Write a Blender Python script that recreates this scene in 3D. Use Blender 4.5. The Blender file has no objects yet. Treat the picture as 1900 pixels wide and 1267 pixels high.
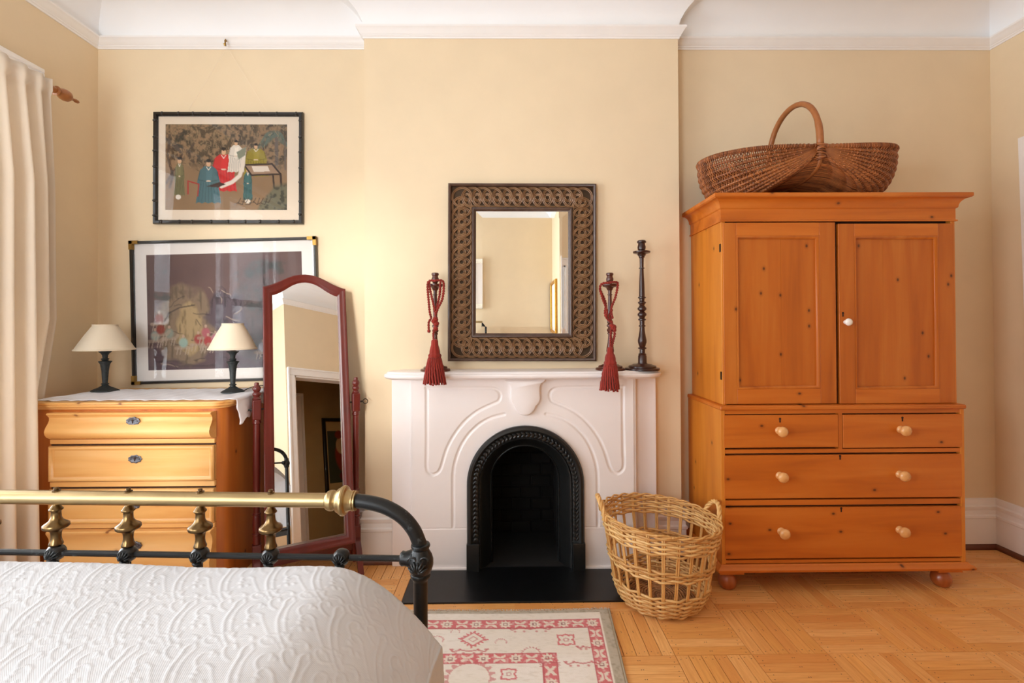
import bpy, bmesh, math, random
import numpy as np
from mathutils import Vector, Matrix

random.seed(7)
rng = np.random.RandomState(11)
S = bpy.context.scene
COL = S.collection
PI = math.pi

# ------------------------------------------------------------------ camera
FPX, YAW, PIT, ROL, HCAM, CX, CY = 909.1, -.0106, -.0082, -.0048, 1.3133, 950., 595.8
def _rot(y, p, r):
    cy, sy, cp, sp, cr, sr = math.cos(y), math.sin(y), math.cos(p), math.sin(p), math.cos(r), math.sin(r)
    A = np.array([[cy, 0, sy], [0, 1, 0], [-sy, 0, cy]])
    B = np.array([[1, 0, 0], [0, cp, -sp], [0, sp, cp]])
    D = np.array([[cr, -sr, 0], [sr, cr, 0], [0, 0, 1]])
    return D @ B @ A
_R = np.array([[r[0], r[2], -r[1]] for r in _rot(YAW, PIT, ROL)])      # right, down, forward in world axes
cd = bpy.data.cameras.new('camera'); cam = bpy.data.objects.new('camera', cd); COL.objects.link(cam)
cd.sensor_width = 36; cd.lens = FPX / 1900 * 36; cd.shift_y = (CY - 633.5) / 1900; cd.clip_start = .02
m = Matrix.Identity(4)
for i in range(3):
    m[i][0], m[i][1], m[i][2] = _R[0][i], -_R[1][i], -_R[2][i]
m[2][3] = HCAM
cam.matrix_world = m
S.camera = cam
def ray(x, y): return _R.T @ np.array([(x - CX) / FPX, (y - CY) / FPX, 1.])
def W(x, y, Y):                       # point of the plane at depth Y seen at a place of the photograph
    d = ray(x, y); return np.array([0, 0, HCAM]) + d * (Y / d[1])
def ZZ(x, y, Y): return float(W(x, y, Y)[2])
def XX(x, y, Y): return float(W(x, y, Y)[0])

# ------------------------------------------------------------------ world, lights, exposure
S.view_settings.view_transform = 'Standard'; S.view_settings.look = 'None'
S.view_settings.gamma = 1; S.view_settings.use_curve_mapping = False
S.view_settings.exposure = 0.0
w = bpy.data.worlds.new('sky'); S.world = w; w.use_nodes = True
w.node_tree.nodes['Background'].inputs[0].default_value = (.86, .93, 1, 1)
w.node_tree.nodes['Background'].inputs[1].default_value = 1.0
def area(name, loc, rot, sx, sy, power, col):
    l = bpy.data.lights.new(name, 'AREA'); l.shape = 'RECTANGLE'; l.size = sx; l.size_y = sy; l.energy = power; l.color = col
    o = bpy.data.objects.new(name, l); COL.objects.link(o); o.location = loc; o.rotation_euler = rot; return o
DAY = (.895, .955, 1)
area('daylight_window', (-2.62, 1.37, 1.53), (0, -PI / 2, 0), 1.95, 2.0, 106, DAY)
area('fill_second_window', (-2.62, -.46, 1.53), (0, -PI / 2, 0), 1.95, 1.2, 106, DAY)  # added fill lamp outside the added second window
area('fill_rear_window', (-1.62, -1.42, 1.6), (PI / 2, 0, 0), 1.3, 1.7, 61, DAY)  # added lamp to brighten the back wall and the chest front
area('ceiling_fill_rear', (-1.62, -1.9, .75), (PI / 2 + math.radians(42), 0, 0), 1.5, .8, 114, DAY)  # added fill aimed up through the rear opening at the ceiling
area('ceiling_fill_left', (-3.0, 1.3, .75), (0, -PI / 2 - math.radians(42), 0), .8, 2.0, 23, DAY)  # added upward fill outside the left window, brightens the ceiling
sl = bpy.data.lights.new('low_sun', 'SUN'); sl.energy = 2.1; sl.angle = math.radians(9); sl.color = (1, .965, .9)
so = bpy.data.objects.new('low_sun', sl); COL.objects.link(so); so.location = (-6, -6, 4); so.rotation_euler = Vector((.105, .985, -.125)).to_track_quat('-Z', 'Y').to_euler()
S.cycles.max_bounces = 10; S.cycles.diffuse_bounces = 6; S.cycles.glossy_bounces = 5
S.cycles.transparent_max_bounces = 12; S.cycles.sample_clamp_indirect = 8
S.cycles.caustics_reflective = False; S.cycles.caustics_refractive = False

# ------------------------------------------------------------------ materials
def lin(r, g, b):
    f = lambda c: (c / 255 / 12.92) if c <= 10 else ((c / 255 + .055) / 1.055) ** 2.4
    return (f(r), f(g), f(b), 1)
class NT:
    def __init__(s, name):
        s.m = bpy.data.materials.new(name); s.m.use_nodes = True; s.t = s.m.node_tree
        s.b = s.t.nodes['Principled BSDF']; s.out = s.t.nodes['Material Output']
    def n(s, kind, **kw):
        o = s.t.nodes.new(kind)
        for k, v in kw.items():
            if k.startswith('i_'):
                key = k[2:]; key = int(key) if key.isdigit() else key.replace('_', ' ')
                o.inputs[key].default_value = v
            else: setattr(o, k, v)
        return o
    def l(s, a, b): s.t.links.new(a, b)
    def ramp(s, fac, stops):
        r = s.t.nodes.new('ShaderNodeValToRGB'); e = r.color_ramp.elements
        while len(e) < len(stops): e.new(.5)
        for q, (p, c) in zip(e, stops): q.position = p; q.color = c
        s.l(fac, r.inputs[0]); return r.outputs[0]
    def mix(s, fac, a, b, mode='MIX'):
        x = s.t.nodes.new('ShaderNodeMix'); x.data_type = 'RGBA'; x.blend_type = mode
        for sock, v in ((x.inputs[0], fac), (x.inputs[6], a), (x.inputs[7], b)):
            if hasattr(v, 'links'): s.l(v, sock)
            else: sock.default_value = v
        return x.outputs[2]
    def math(s, op, a, b=0.0, clamp=False):
        x = s.t.nodes.new('ShaderNodeMath'); x.operation = op; x.use_clamp = clamp
        for sock, v in ((x.inputs[0], a), (x.inputs[1], b)):
            if hasattr(v, 'links'): s.l(v, sock)
            else: sock.default_value = v
        return x.outputs[0]
    def bump(s, h, strength, dist=.002):
        x = s.t.nodes.new('ShaderNodeBump'); x.inputs['Strength'].default_value = strength; x.inputs['Distance'].default_value = dist
        s.l(h, x.inputs['Height']); s.l(x.outputs[0], s.b.inputs['Normal'])
    def coords(s, scale=(1, 1, 1), attr=None):
        mp = s.t.nodes.new('ShaderNodeMapping'); mp.inputs['Scale'].default_value = scale
        if attr:
            a = s.t.nodes.new('ShaderNodeAttribute'); a.attribute_name = attr; s.l(a.outputs['Vector'], mp.inputs[0])
        else:
            c = s.t.nodes.new('ShaderNodeTexCoord'); s.l(c.outputs['Object'], mp.inputs[0])
        return mp.outputs[0]
    def noise(s, vec, scale, detail=4, rough=.55, dist=0):
        x = s.t.nodes.new('ShaderNodeTexNoise'); x.inputs['Scale'].default_value = scale; x.inputs['Detail'].default_value = detail
        x.inputs['Roughness'].default_value = rough; x.inputs['Distortion'].default_value = dist; s.l(vec, x.inputs['Vector']); return x.outputs[0]
def plain(name, col, rough=.5, metal=0., var=.06, nscale=30, bump=0., coat=0., spec=.5):
    t = NT(name); c = t.coords()
    f = t.noise(c, nscale)
    d = tuple(x * (1 - var) for x in col[:3]) + (1,); u = tuple(min(1, x * (1 + var)) for x in col[:3]) + (1,)
    t.l(t.ramp(f, [(.3, d), (.7, u)]), t.b.inputs['Base Color'])
    t.b.inputs['Roughness'].default_value = rough; t.b.inputs['Metallic'].default_value = metal
    t.b.inputs['Coat Weight'].default_value = coat; t.b.inputs['Specular IOR Level'].default_value = spec
    if bump: t.bump(f, bump)
    return t.m
def wood(name, light, mid, dark, axis, rough=.42, knots=.4, kscale=8.5, kcol=(64, 20, 4), coat=.1, streak=1., face='xz'):
    t = NT(name)
    sc = [1, 1, 1]; sc[axis] = .085
    c = t.coords(tuple(sc)); f1 = t.noise(c, 15 * streak, 4, .5, .5)
    sc2 = [1, 1, 1]; sc2[axis] = .02
    f2 = t.noise(t.coords(tuple(sc2)), 160 * streak, 3, .5)
    f0 = t.noise(t.coords(), 3.2, 2)
    base = t.ramp(f1, [(.2, lin(*dark)), (.47, lin(*mid)), (.75, lin(*light))])
    base = t.mix(t.math('MULTIPLY', f2, .16), base, lin(*dark), 'MIX')
    base = t.mix(t.ramp(f0, [(.35, (.45, .45, .45, 1)), (.65, (0, 0, 0, 1))]), base, lin(*mid))
    if knots:
        tc = t.n('ShaderNodeTexCoord'); sp_ = t.n('ShaderNodeSeparateXYZ'); t.l(tc.outputs['Object'], sp_.inputs[0]); cb = t.n('ShaderNodeCombineXYZ')
        ga = 'xyz'[axis]; a_, b_ = face
        t.l(t.math('MULTIPLY', sp_.outputs['xyz'.index(a_)], .7 if a_ == ga else 1.), cb.inputs[0]); t.l(t.math('MULTIPLY', sp_.outputs['xyz'.index(b_)], .7 if b_ == ga else 1.), cb.inputs[1])
        v = t.n('ShaderNodeTexVoronoi', voronoi_dimensions='2D', i_Scale=kscale, i_Randomness=1.)
        t.l(cb.outputs[0], v.inputs['Vector'])
        sep = t.n('ShaderNodeSeparateColor'); t.l(v.outputs['Color'], sep.inputs[0])
        on = t.math('GREATER_THAN', sep.outputs[0], 1 - knots)
        core = t.ramp(v.outputs['Distance'], [(.022, (.9, .9, .9, 1)), (.042, (.62, .62, .62, 1)), (.06, (.22, .22, .22, 1)), (.13, (0, 0, 0, 1))])
        base = t.mix(t.math('MULTIPLY', core, on), base, lin(*kcol))
    t.l(base, t.b.inputs['Base Color'])
    t.b.inputs['Roughness'].default_value = rough; t.b.inputs['Coat Weight'].default_value = coat; t.b.inputs['Coat Roughness'].default_value = .25
    t.bump(f2, .15, .001)
    return t.m
def vcol(name, rough=.8, bumpn=0., nscale=600, spec=.3, sheen=0.):
    t = NT(name)
    a = t.n('ShaderNodeAttribute', attribute_name='paint'); t.l(a.outputs['Color'], t.b.inputs['Base Color'])
    t.b.inputs['Roughness'].default_value = rough; t.b.inputs['Specular IOR Level'].default_value = spec
    t.b.inputs['Sheen Weight'].default_value = sheen
    if bumpn: t.bump(t.noise(t.coords(), nscale, 2), bumpn, .003)
    return t.m
def glass_sheet(name, refl=.08, tint=(1, 1, 1, 1), rough=.0, ior=1.5):
    t = NT(name); t.t.nodes.remove(t.b)
    tr = t.n('ShaderNodeBsdfTransparent'); tr.inputs[0].default_value = tint
    gl = t.n('ShaderNodeBsdfGlossy'); gl.inputs['Roughness'].default_value = rough
    fr = t.n('ShaderNodeFresnel', i_IOR=ior)
    mx = t.n('ShaderNodeMixShader'); t.l(t.math('MULTIPLY', fr.outputs[0], refl), mx.inputs[0])
    t.l(tr.outputs[0], mx.inputs[1]); t.l(gl.outputs[0], mx.inputs[2]); t.l(mx.outputs[0], t.out.inputs[0])
    return t.m
def mirror_mat(name, col=(.93, .94, .92, 1)):
    t = NT(name); f = t.noise(t.coords(), 3)
    t.l(t.ramp(f, [(.3, col), (.7, tuple(min(1, x * 1.01) for x in col))]), t.b.inputs['Base Color'])
    t.b.inputs['Metallic'].default_value = 1; t.b.inputs['Roughness'].default_value = .0
    return t.m
def cloth(name, col, rough=.9, weave=900, bump=.25, var=.04, trans=0., sheen=.2):
    t = NT(name)
    f = t.noise(t.coords(), 14, 3)
    d = tuple(x * (1 - var) for x in col[:3]) + (1,)
    t.l(t.ramp(f, [(.3, d), (.7, col)]), t.b.inputs['Base Color'])
    t.b.inputs['Roughness'].default_value = rough; t.b.inputs['Sheen Weight'].default_value = sheen; t.b.inputs['Specular IOR Level'].default_value = .2
    t.bump(t.noise(t.coords((1, 1, .15)), weave, 2), bump, .001)
    if trans:
        tl = t.n('ShaderNodeBsdfTranslucent'); tl.inputs[0].default_value = col
        mx = t.n('ShaderNodeMixShader'); mx.inputs[0].default_value = trans
        t.l(t.b.outputs[0], mx.inputs[1]); t.l(tl.outputs[0], mx.inputs[2]); t.l(mx.outputs[0], t.out.inputs[0])
    return t.m

def strands(name, dark, light, rough=.5):
    t = NT(name); g = t.n('ShaderNodeNewGeometry'); oi_ = t.n('ShaderNodeObjectInfo')
    f = t.math('FRACT', t.math('ADD', g.outputs['Random Per Island'], oi_.outputs['Random']))
    n_ = t.noise(t.coords(), 45, 3)
    f = t.math('ADD', t.math('MULTIPLY', f, .6), t.math('MULTIPLY', n_, .5), True)
    t.l(t.ramp(f, [(.15, lin(*dark)), (.85, lin(*light))]), t.b.inputs['Base Color'])
    t.b.inputs['Roughness'].default_value = rough; t.b.inputs['Coat Weight'].default_value = .12; t.bump(n_, .2, .001)
    return t.m
M = {}
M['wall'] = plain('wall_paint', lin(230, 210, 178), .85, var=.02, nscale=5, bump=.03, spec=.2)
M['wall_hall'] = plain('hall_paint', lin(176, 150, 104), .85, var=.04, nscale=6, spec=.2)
M['white'] = plain('white_paint', lin(240, 237, 235), .35, var=.015, nscale=8, coat=.1)
M['white_mantel'] = plain('mantel_paint', lin(241, 234, 232), .38, var=.015, nscale=6, coat=.12)
M['ceil'] = plain('ceiling_paint', lin(243, 243, 244), .9, var=.01, nscale=4, spec=.2)
M['shoe'] = wood('shoe_wood', (120, 66, 34), (98, 50, 26), (60, 28, 14), 0, knots=0)
PINE = dict(light=(202, 120, 44), mid=(186, 98, 25), dark=(150, 72, 15))
M['pine_x'] = wood('armoire_pine_across', axis=0, light=(214, 128, 48), mid=(198, 106, 28), dark=(160, 78, 17))
M['pine_z'] = wood('armoire_pine_upright', axis=2, **PINE)
M['pine_y'] = wood('armoire_pine_deep', axis=1, **PINE)
PINE_LIT_SIDE = dict(light=(222, 144, 54), mid=(206, 124, 38), dark=(168, 86, 20))  # lighter than the front; window light on the side put into the colour
M['pine_lit_side'] = wood('armoire_pine_lit_side', axis=2, face='yz', **PINE_LIT_SIDE)
M['foot_wood'] = wood('bun_foot_wood', (186, 104, 50), (168, 86, 36), (120, 54, 20), 2, knots=0, rough=.3, coat=.4)
M['knob_wood'] = wood('knob_wood', (240, 190, 130), (226, 168, 104), (196, 128, 66), 1, knots=0, rough=.3, coat=.4)
HON = dict(light=(242, 200, 138), mid=(232, 178, 106), dark=(204, 134, 62))
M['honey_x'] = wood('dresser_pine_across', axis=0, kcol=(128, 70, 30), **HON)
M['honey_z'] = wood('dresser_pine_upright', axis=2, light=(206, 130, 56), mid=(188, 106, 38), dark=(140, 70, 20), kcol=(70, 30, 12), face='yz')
M['dark_gap'] = plain('shadow_gap_wood', lin(52, 26, 10), .9)
M['cherry'] = wood('cherry_wood', (112, 34, 22), (96, 24, 17), (60, 12, 9), 2, knots=0, rough=.36, coat=.2)
M['cherry_x'] = wood('cherry_wood_across', (112, 34, 22), (96, 24, 17), (60, 12, 9), 0, knots=0, rough=.36, coat=.2)
M['darkwood'] = wood('turned_dark_wood', (70, 30, 20), (54, 21, 14), (30, 11, 8), 2, knots=0, rough=.3, coat=.25)
M['darkwood_red'] = wood('turned_reddish_wood', (112, 54, 36), (86, 38, 25), (50, 20, 13), 2, knots=0, rough=.3, coat=.25)
M['rodwood'] = wood('rod_wood', (186, 122, 62), (166, 102, 48), (120, 66, 28), 1, knots=0, rough=.35, coat=.3)
M['iron'] = plain('cast_iron_black', lin(19, 20, 20), .38, var=.25, nscale=60, bump=.25, coat=.1)
t = NT('black_painted_iron'); n_ = t.noise(t.coords(), 60, 6, .7); n2_ = t.noise(t.coords(), 9, 2)
wr_ = t.ramp(t.math('MULTIPLY', n_, n2_), [(.33, (0, 0, 0, 1)), (.42, (.55, .55, .55, 1))])
t.l(t.mix(wr_, lin(17, 18, 19), lin(120, 128, 132)), t.b.inputs['Base Color']); t.b.inputs['Roughness'].default_value = .38; t.b.inputs['Specular IOR Level'].default_value = .4
t.bump(n_, .2, .001); M['iron_worn'] = t.m
M['iron_lamp'] = plain('lamp_iron', lin(50, 55, 56), .55, metal=.3, var=.35, nscale=110, bump=.5)
M['soot'] = plain('sooty_brick', lin(11, 8, 7), .95, var=.5, nscale=25, bump=.3)
M['slate'] = plain('black_slate', lin(13, 13, 15), .34, var=.25, nscale=12)
M['brass'] = plain('satin_brass', lin(172, 148, 106), .36, metal=1., var=.08, nscale=18)
M['brass_dark'] = plain('antique_brass', lin(112, 89, 58), .28, metal=1., var=.14, nscale=30)
M['brass_gold'] = plain('picture_brass', lin(150, 116, 60), .4, metal=1., var=.12, nscale=60)
M['steel'] = plain('dark_steel', lin(60, 58, 56), .35, metal=1.)
M['pewter'] = plain('pewter_escutcheon', lin(96, 96, 102), .45, metal=.7, var=.3, nscale=160, bump=.3)
M['porcelain'] = plain('white_porcelain', lin(244, 238, 230), .12, var=.01, coat=.5)
M['blackframe'] = plain('black_lacquer', lin(22, 19, 17), .28, var=.3, nscale=60, coat=.4)
M['mat'] = plain('mount_board', lin(236, 218, 196), .9, var=.01)
M['mat_white'] = plain('white_mount_board', lin(240, 232, 226), .9, var=.01)
M['mirror'] = mirror_mat('mirror_silver')
M['picglass'] = glass_sheet('picture_glass', .4)
M['picglass2'] = glass_sheet('big_picture_glass', .5)
M['windowglass'] = glass_sheet('window_glass', .8)
M['shade'] = cloth('lamp_shade_fabric', lin(246, 234, 212), .8, 500, .1, .015, trans=.25)
M['curtain'] = cloth('curtain_linen', lin(236, 225, 210), .9, 700, .3, .03, trans=.25)
M['runner'] = cloth('runner_linen', lin(240, 240, 248), .9, 800, .3, .03)
M['tassel'] = cloth('tassel_red', lin(152, 48, 37), .85, 900, .6, .25)
M['gold_frame'] = plain('gold_frame_leaf', lin(204, 152, 66), .35, metal=.8, var=.15)
M['oldwhite'] = plain('white_carved_frame_paint', lin(240, 232, 216), .5)

# ------------------------------------------------------------------ mesh builder
class MB:
    def __init__(s): s.v = []; s.f = []
    def add(s, v, f):
        o = len(s.v); s.v += [tuple(map(float, p)) for p in v]; s.f += [tuple(i + o for i in q) for q in f]; return s
    def box(s, x0, x1, y0, y1, z0, z1):
        return s.add([(x0, y0, z0), (x1, y0, z0), (x1, y1, z0), (x0, y1, z0), (x0, y0, z1), (x1, y0, z1), (x1, y1, z1), (x0, y1, z1)],
                     [(0, 3, 2, 1), (4, 5, 6, 7), (0, 1, 5, 4), (1, 2, 6, 5), (2, 3, 7, 6), (3, 0, 4, 7)])
    def rings(s, R, closed=False, caps=True, wrap=True):
        n = len(R[0]); v = [p for r in R for p in r]; f = []
        K = len(R) if closed else len(R) - 1
        for i in range(K):
            a, b = i * n, ((i + 1) % len(R)) * n
            for j in range(n if wrap else n - 1):
                k = (j + 1) % n; f.append((a + j, a + k, b + k, b + j))
        if caps and not closed: f += [tuple(range(n - 1, -1, -1)), tuple(range((len(R) - 1) * n, len(R) * n))]
        return s.add(v, f)
    def lathe(s, prof, c=(0, 0, 0), seg=20, axis=2, phase=0., squash=(1, 1)):
        R = []
        for r, z in prof:
            r = max(r, 1e-5); ring = []
            for i in range(seg):
                a = phase + 2 * PI * i / seg; p = [0, 0, 0]
                p[(axis + 1) % 3] = r * math.cos(a) * squash[0]; p[(axis + 2) % 3] = r * math.sin(a) * squash[1]; p[axis] = z
                ring.append((p[0] + c[0], p[1] + c[1], p[2] + c[2]))
            R.append(ring)
        return s.rings(R)
    def tube(s, pts, r, seg=8, closed=False, caps=True):
        P = [Vector(p) for p in pts]; n = len(P); rr = r if hasattr(r, '__len__') else [r] * n
        T = []
        for i in range(n):
            a = P[(i - 1) % n] if (closed or i > 0) else P[0]; b = P[(i + 1) % n] if (closed or i < n - 1) else P[-1]
            d = b - a; T.append(d.normalized() if d.length > 1e-9 else Vector((0, 0, 1)))
        u = T[0].orthogonal().normalized(); R = []
        for i in range(n):
            u = (u - T[i] * u.dot(T[i])); u = u.normalized() if u.length > 1e-6 else T[i].orthogonal().normalized()
            w_ = T[i].cross(u)
            R.append([tuple(P[i] + (u * math.cos(2 * PI * k / seg) + w_ * math.sin(2 * PI * k / seg)) * rr[i]) for k in range(seg)])
        return s.rings(R, closed=closed, caps=caps)
    def prism(s, poly, a, b, plane='xz'):
        def P(p, d):
            return {'xz': (p[0], d, p[1]), 'xy': (p[0], p[1], d), 'yz': (d, p[0], p[1])}[plane]
        n = len(poly); v = [P(p, a) for p in poly] + [P(p, b) for p in poly]
        f = [tuple(range(n)), tuple(range(2 * n - 1, n - 1, -1))] + [(i, (i + 1) % n, n + (i + 1) % n, n + i) for i in range(n)]
        return s.add(v, f)
    def grid(s, A, mask=None, flip=False):
        n, m_ = A.shape[:2]; idx = np.arange(n * m_).reshape(n, m_)
        q = np.stack([idx[:-1, :-1], idx[:-1, 1:], idx[1:, 1:], idx[1:, :-1]], -1)
        if mask is not None: q = q[mask]
        q = q.reshape(-1, 4)
        if flip: q = q[:, ::-1]
        return s.add(A.reshape(-1, 3), q.tolist())
    def xf(s, M4):
        s.v = [tuple(M4 @ Vector(p)) for p in s.v]; return s
    def mesh(s, name, mat, sharp=35, smooth=True):
        me = bpy.data.meshes.new(name); me.from_pydata(s.v, [], s.f)
        bm = bmesh.new(); bm.from_mesh(me); bmesh.ops.recalc_face_normals(bm, faces=bm.faces); bm.to_mesh(me); bm.free()
        if mat is not None: me.materials.append(mat)
        if smooth:
            me.polygons.foreach_set('use_smooth', [True] * len(me.polygons))
            if sharp: me.set_sharp_from_angle(angle=math.radians(sharp))
        me.update(); return me
    def build(s, name, mat, parent=None, bevel=0, sharp=35, smooth=True, world=True, seg=2):
        me = s.mesh(name, mat, sharp, smooth)
        o = bpy.data.objects.new(name, me); COL.objects.link(o)
        if parent is not None:
            o.parent = parent
            if world:                     # vertices were given in world space
                base = parent
                off = Vector(parent.location)
                while base.parent is not None: base = base.parent; off += Vector(base.location)
                me.transform(Matrix.Translation(-off))
        if bevel:
            b = o.modifiers.new('bevel', 'BEVEL'); b.width = bevel; b.segments = seg; b.limit_method = 'ANGLE'; b.angle_limit = math.radians(40); b.harden_normals = True
        return o
def thing(name, label, cat, loc=(0, 0, 0), rz=0., group=None):
    o = bpy.data.objects.new(name, None); COL.objects.link(o); o.empty_display_size = .05
    o.location = loc; o.rotation_euler = (0, 0, rz); return tag(o, label, cat, group)
def tag(o, label, cat, group=None):
    o['label'] = label; o['category'] = cat
    if group: o['group'] = group
    return o
def struct(o): o['kind'] = 'structure'; return o
def stuff(o): o['kind'] = 'stuff'; return o
def paint(o, cols):
    a = o.data.attributes.new('paint', 'FLOAT_COLOR', 'POINT')
    c = np.ones((len(o.data.vertices), 4), np.float32); c[:, :3] = cols.reshape(-1, 3); a.data.foreach_set('color', c.ravel())
def molding_segments(path, prof, closed=True):
    """mitred sweep of prof [(offset to the right, z)] along a plan path; one list of rings per segment"""
    n = len(path); P = [Vector((p[0], p[1])) for p in path]; pts = []
    for i in range(n):
        def rn(a, b): d = (b - a).normalized(); return Vector((d.y, -d.x))
        n1 = rn(P[i - 1], P[i]) if (closed or i > 0) else rn(P[i], P[i + 1])
        n2 = rn(P[i], P[(i + 1) % n]) if (closed or i < n - 1) else n1
        b = (n1 + n2); b = b / max(1e-6, b.dot(n1)) if b.length > 1e-6 else n1
        pts.append([(P[i].x + b.x * o, P[i].y + b.y * o, z) for o, z in prof])
    return [(pts[i], pts[(i + 1) % n]) for i in range(n if closed else n - 1)]

# ------------------------------------------------------------------ room shell
XL, XR, YB, YC, CXL, CXR, XS, YD, YR = -2.36, 2.86, 2.85, 2.74, -.792, .972, .62, -.27, -1.2
ZC, ZCOR = 3.13, 2.921
T = .12
W1 = (.35, 2.385, .55, 2.51); W2 = (-1.06, .12, .55, 2.51)  # W2 is an added opening that lets in fill light
def wall(name, boxes, mat='wall'):
    b = MB()
    for q in boxes: b.box(*q)
    return struct(b.build(name, M[mat], smooth=False))
wl = wall('wall_left', [(XL - T, XL, W1[1], YB + T, 0, ZC), (XL - T, XL, W2[1], W1[0], 0, ZC), (XL - T, XL, YR - T, W2[0], 0, ZC),
                   (XL - T, XL, W1[0], W1[1], 0, W1[2]), (XL - T, XL, W1[0], W1[1], W1[3], ZC), (XL - T, XL, W2[0], W2[1], 0, W2[2]), (XL - T, XL, W2[0], W2[1], W2[3], ZC)])
wall('wall_back', [(XL, -.3, YB, YB + T, 0, ZC), (.4, XR, YB, YB + T, 0, ZC), (-.3, .4, YB, YB + T, .8, ZC)])
wall('wall_chimney', [(CXL, -.26, YC, YB, 0, ZC), (.36, CXR, YC, YB, 0, ZC), (-.26, .36, YC, YB, .8, ZC)])
wall('wall_right', [(XR, XR + T, YR - T, YB + T, 0, ZC)])
W3 = (-2.25, -.98, .85, 2.51)  # added opening behind the camera, lets in fill light
wall('wall_rear', [(XL, W3[0], YR - T, YR, 0, ZC), (W3[1], XS, YR - T, YR, 0, ZC), (W3[0], W3[1], YR - T, YR, 0, W3[2]), (W3[0], W3[1], YR - T, YR, W3[3], ZC)])
wall('wall_side', [(XS, XS + .02, YR, YD - T, 0, ZC)])
DX0, DX1, DZ = .725, 1.56, 2.03
wall('wall_door', [(XS, DX0, YD - T, YD, 0, ZC), (DX1, XR, YD - T, YD, 0, ZC), (DX0, DX1, YD - T, YD, DZ, ZC)])
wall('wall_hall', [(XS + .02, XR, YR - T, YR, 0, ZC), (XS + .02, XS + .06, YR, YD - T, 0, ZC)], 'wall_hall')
struct(MB().box(XL - T, XR + T, YR - T, YB + T, ZC, ZC + .1).build('ceiling', M['ceil'], smooth=False))
PER = [(XL, YB), (CXL, YB), (CXL, YC), (CXR, YC), (CXR, YB), (XR, YB), (XR, YD), (XS, YD), (XS, YR), (XL, YR)]
# cove between cornice and ceiling, then the small crown moulding, wall run by wall run
cove = [(0, ZCOR + .02)] + [(.17 - .17 * math.cos(a), ZCOR + .04 + (ZC - ZCOR - .04) * math.sin(a)) for a in np.linspace(0, PI / 2, 9)] + [(.17, ZC + .02), (0, ZC + .02)]
b = MB()
for r0, r1 in molding_segments(PER, cove): b.rings([r0, r1], caps=False)
cv = struct(b.build('trim_1', M['ceil'], sharp=50))
crown = [(0, 0), (.006, 0), (.008, .008), (.013, .012), (.013, .017), (.018, .021), (.026, .036), (.034, .046), (.038, .05), (.038, .06), (0, .06)]
crown = [(o, ZCOR + z) for o, z in crown]
for i, (r0, r1) in enumerate(molding_segments(PER, crown)):
    struct(MB().rings([r0, r1]).build('trim_%d' % (i + 2), M['white'], sharp=25))
# baseboards with a moulded cap and a dark shoe; the fireplace, the hearth and the doorway interrupt them
bb = [(0, .02), (.02, .02), (.02, .175), (.026, .18), (.026, .192), (.019, .2), (.017, .222), (.021, .23), (.023, .246), (.014, .254), (.014, .272), (.009, .285), (0, .289)]
sh = [(.0, 0), (.034, 0), (.034, .012), (.026, .026), (.018, .03), (0, .03)]
def base_run(name, path):
    b = MB(); s = MB()
    for r0, r1 in molding_segments(path, bb, False): b.rings([r0, r1])
    for r0, r1 in molding_segments(path, sh, False): s.rings([r0, r1])
    o = struct(b.build(name, M['white'], sharp=25)); s.build('shoe_molding', M['shoe'], o, world=False)
base_run('baseboard_left', [(XL, YR), (XL, YB)])
base_run('baseboard_back_left', [(XL, YB), (CXL, YB), (CXL, YC), (-.632, YC)])
base_run('baseboard_back_right', [(.822, YC), (CXR, YC), (CXR, YB), (XR, YB), (XR, 2.45)])
base_run('baseboard_rear', [(XS, YR), (XL, YR)])
# casing of an opening in the right wall, its near edge just at the border of the view
yc_ = float((np.array([0, 0, HCAM]) + ray(1896.5, 262) * (XR / ray(1896.5, 262)[0]))[1])
cas = MB().prism([(yc_ - .05, 0), (yc_ - .3, 0), (yc_ - .3, 2.335), (yc_, 2.335)], XR - .024, XR, 'yz')   # out of plumb like the corner beside it
struct(cas.build('trim_20', M['white'], smooth=False))
# doorway behind the camera (seen in the standing mirror)
d = struct(MB().box(DX0 - .075, DX0, YD, YD + .018, 0, DZ).box(DX1, DX1 + .075, YD, YD + .018, 0, DZ).box(DX0 - .075, DX1 + .075, YD, YD + .02, DZ, DZ + .075).build('door_1', M['white'], bevel=.004))
MB().box(DX0 - .09, DX0 - .072, YD, YD + .03, 0, DZ + .072).box(DX1 + .072, DX1 + .09, YD, YD + .03, 0, DZ + .072).box(DX0 - .09, DX1 + .09, YD, YD + .03, DZ + .072, DZ + .09).build('casing_edge', M['white'], d, world=False)
MB().box(DX0, DX0 + .018, YD - T, YD, 0, DZ).box(DX1 - .018, DX1, YD - T, YD, 0, DZ).box(DX0, DX1, YD - T, YD, DZ - .018, DZ).build('jamb', M['white'], d, world=False)
d2 = struct(MB().box(1.325, 1.41, YR, YR + .02, 0, 2.06).box(.8, 1.325, YR, YR + .02, 1.975, 2.06).build('door_2', M['white'], bevel=.004))
MB().box(1.40, 1.43, YR, YR + .04, 0, 2.06).box(.8, 1.43, YR, YR + .04, 2.06, 2.09).build('casing_edge', M['white'], d2, world=False)
MB().box(.8, 1.325, YR, YR + .01, 0, 1.975).build('door_leaf', M['white'], d2, world=False, bevel=.003)
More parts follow.
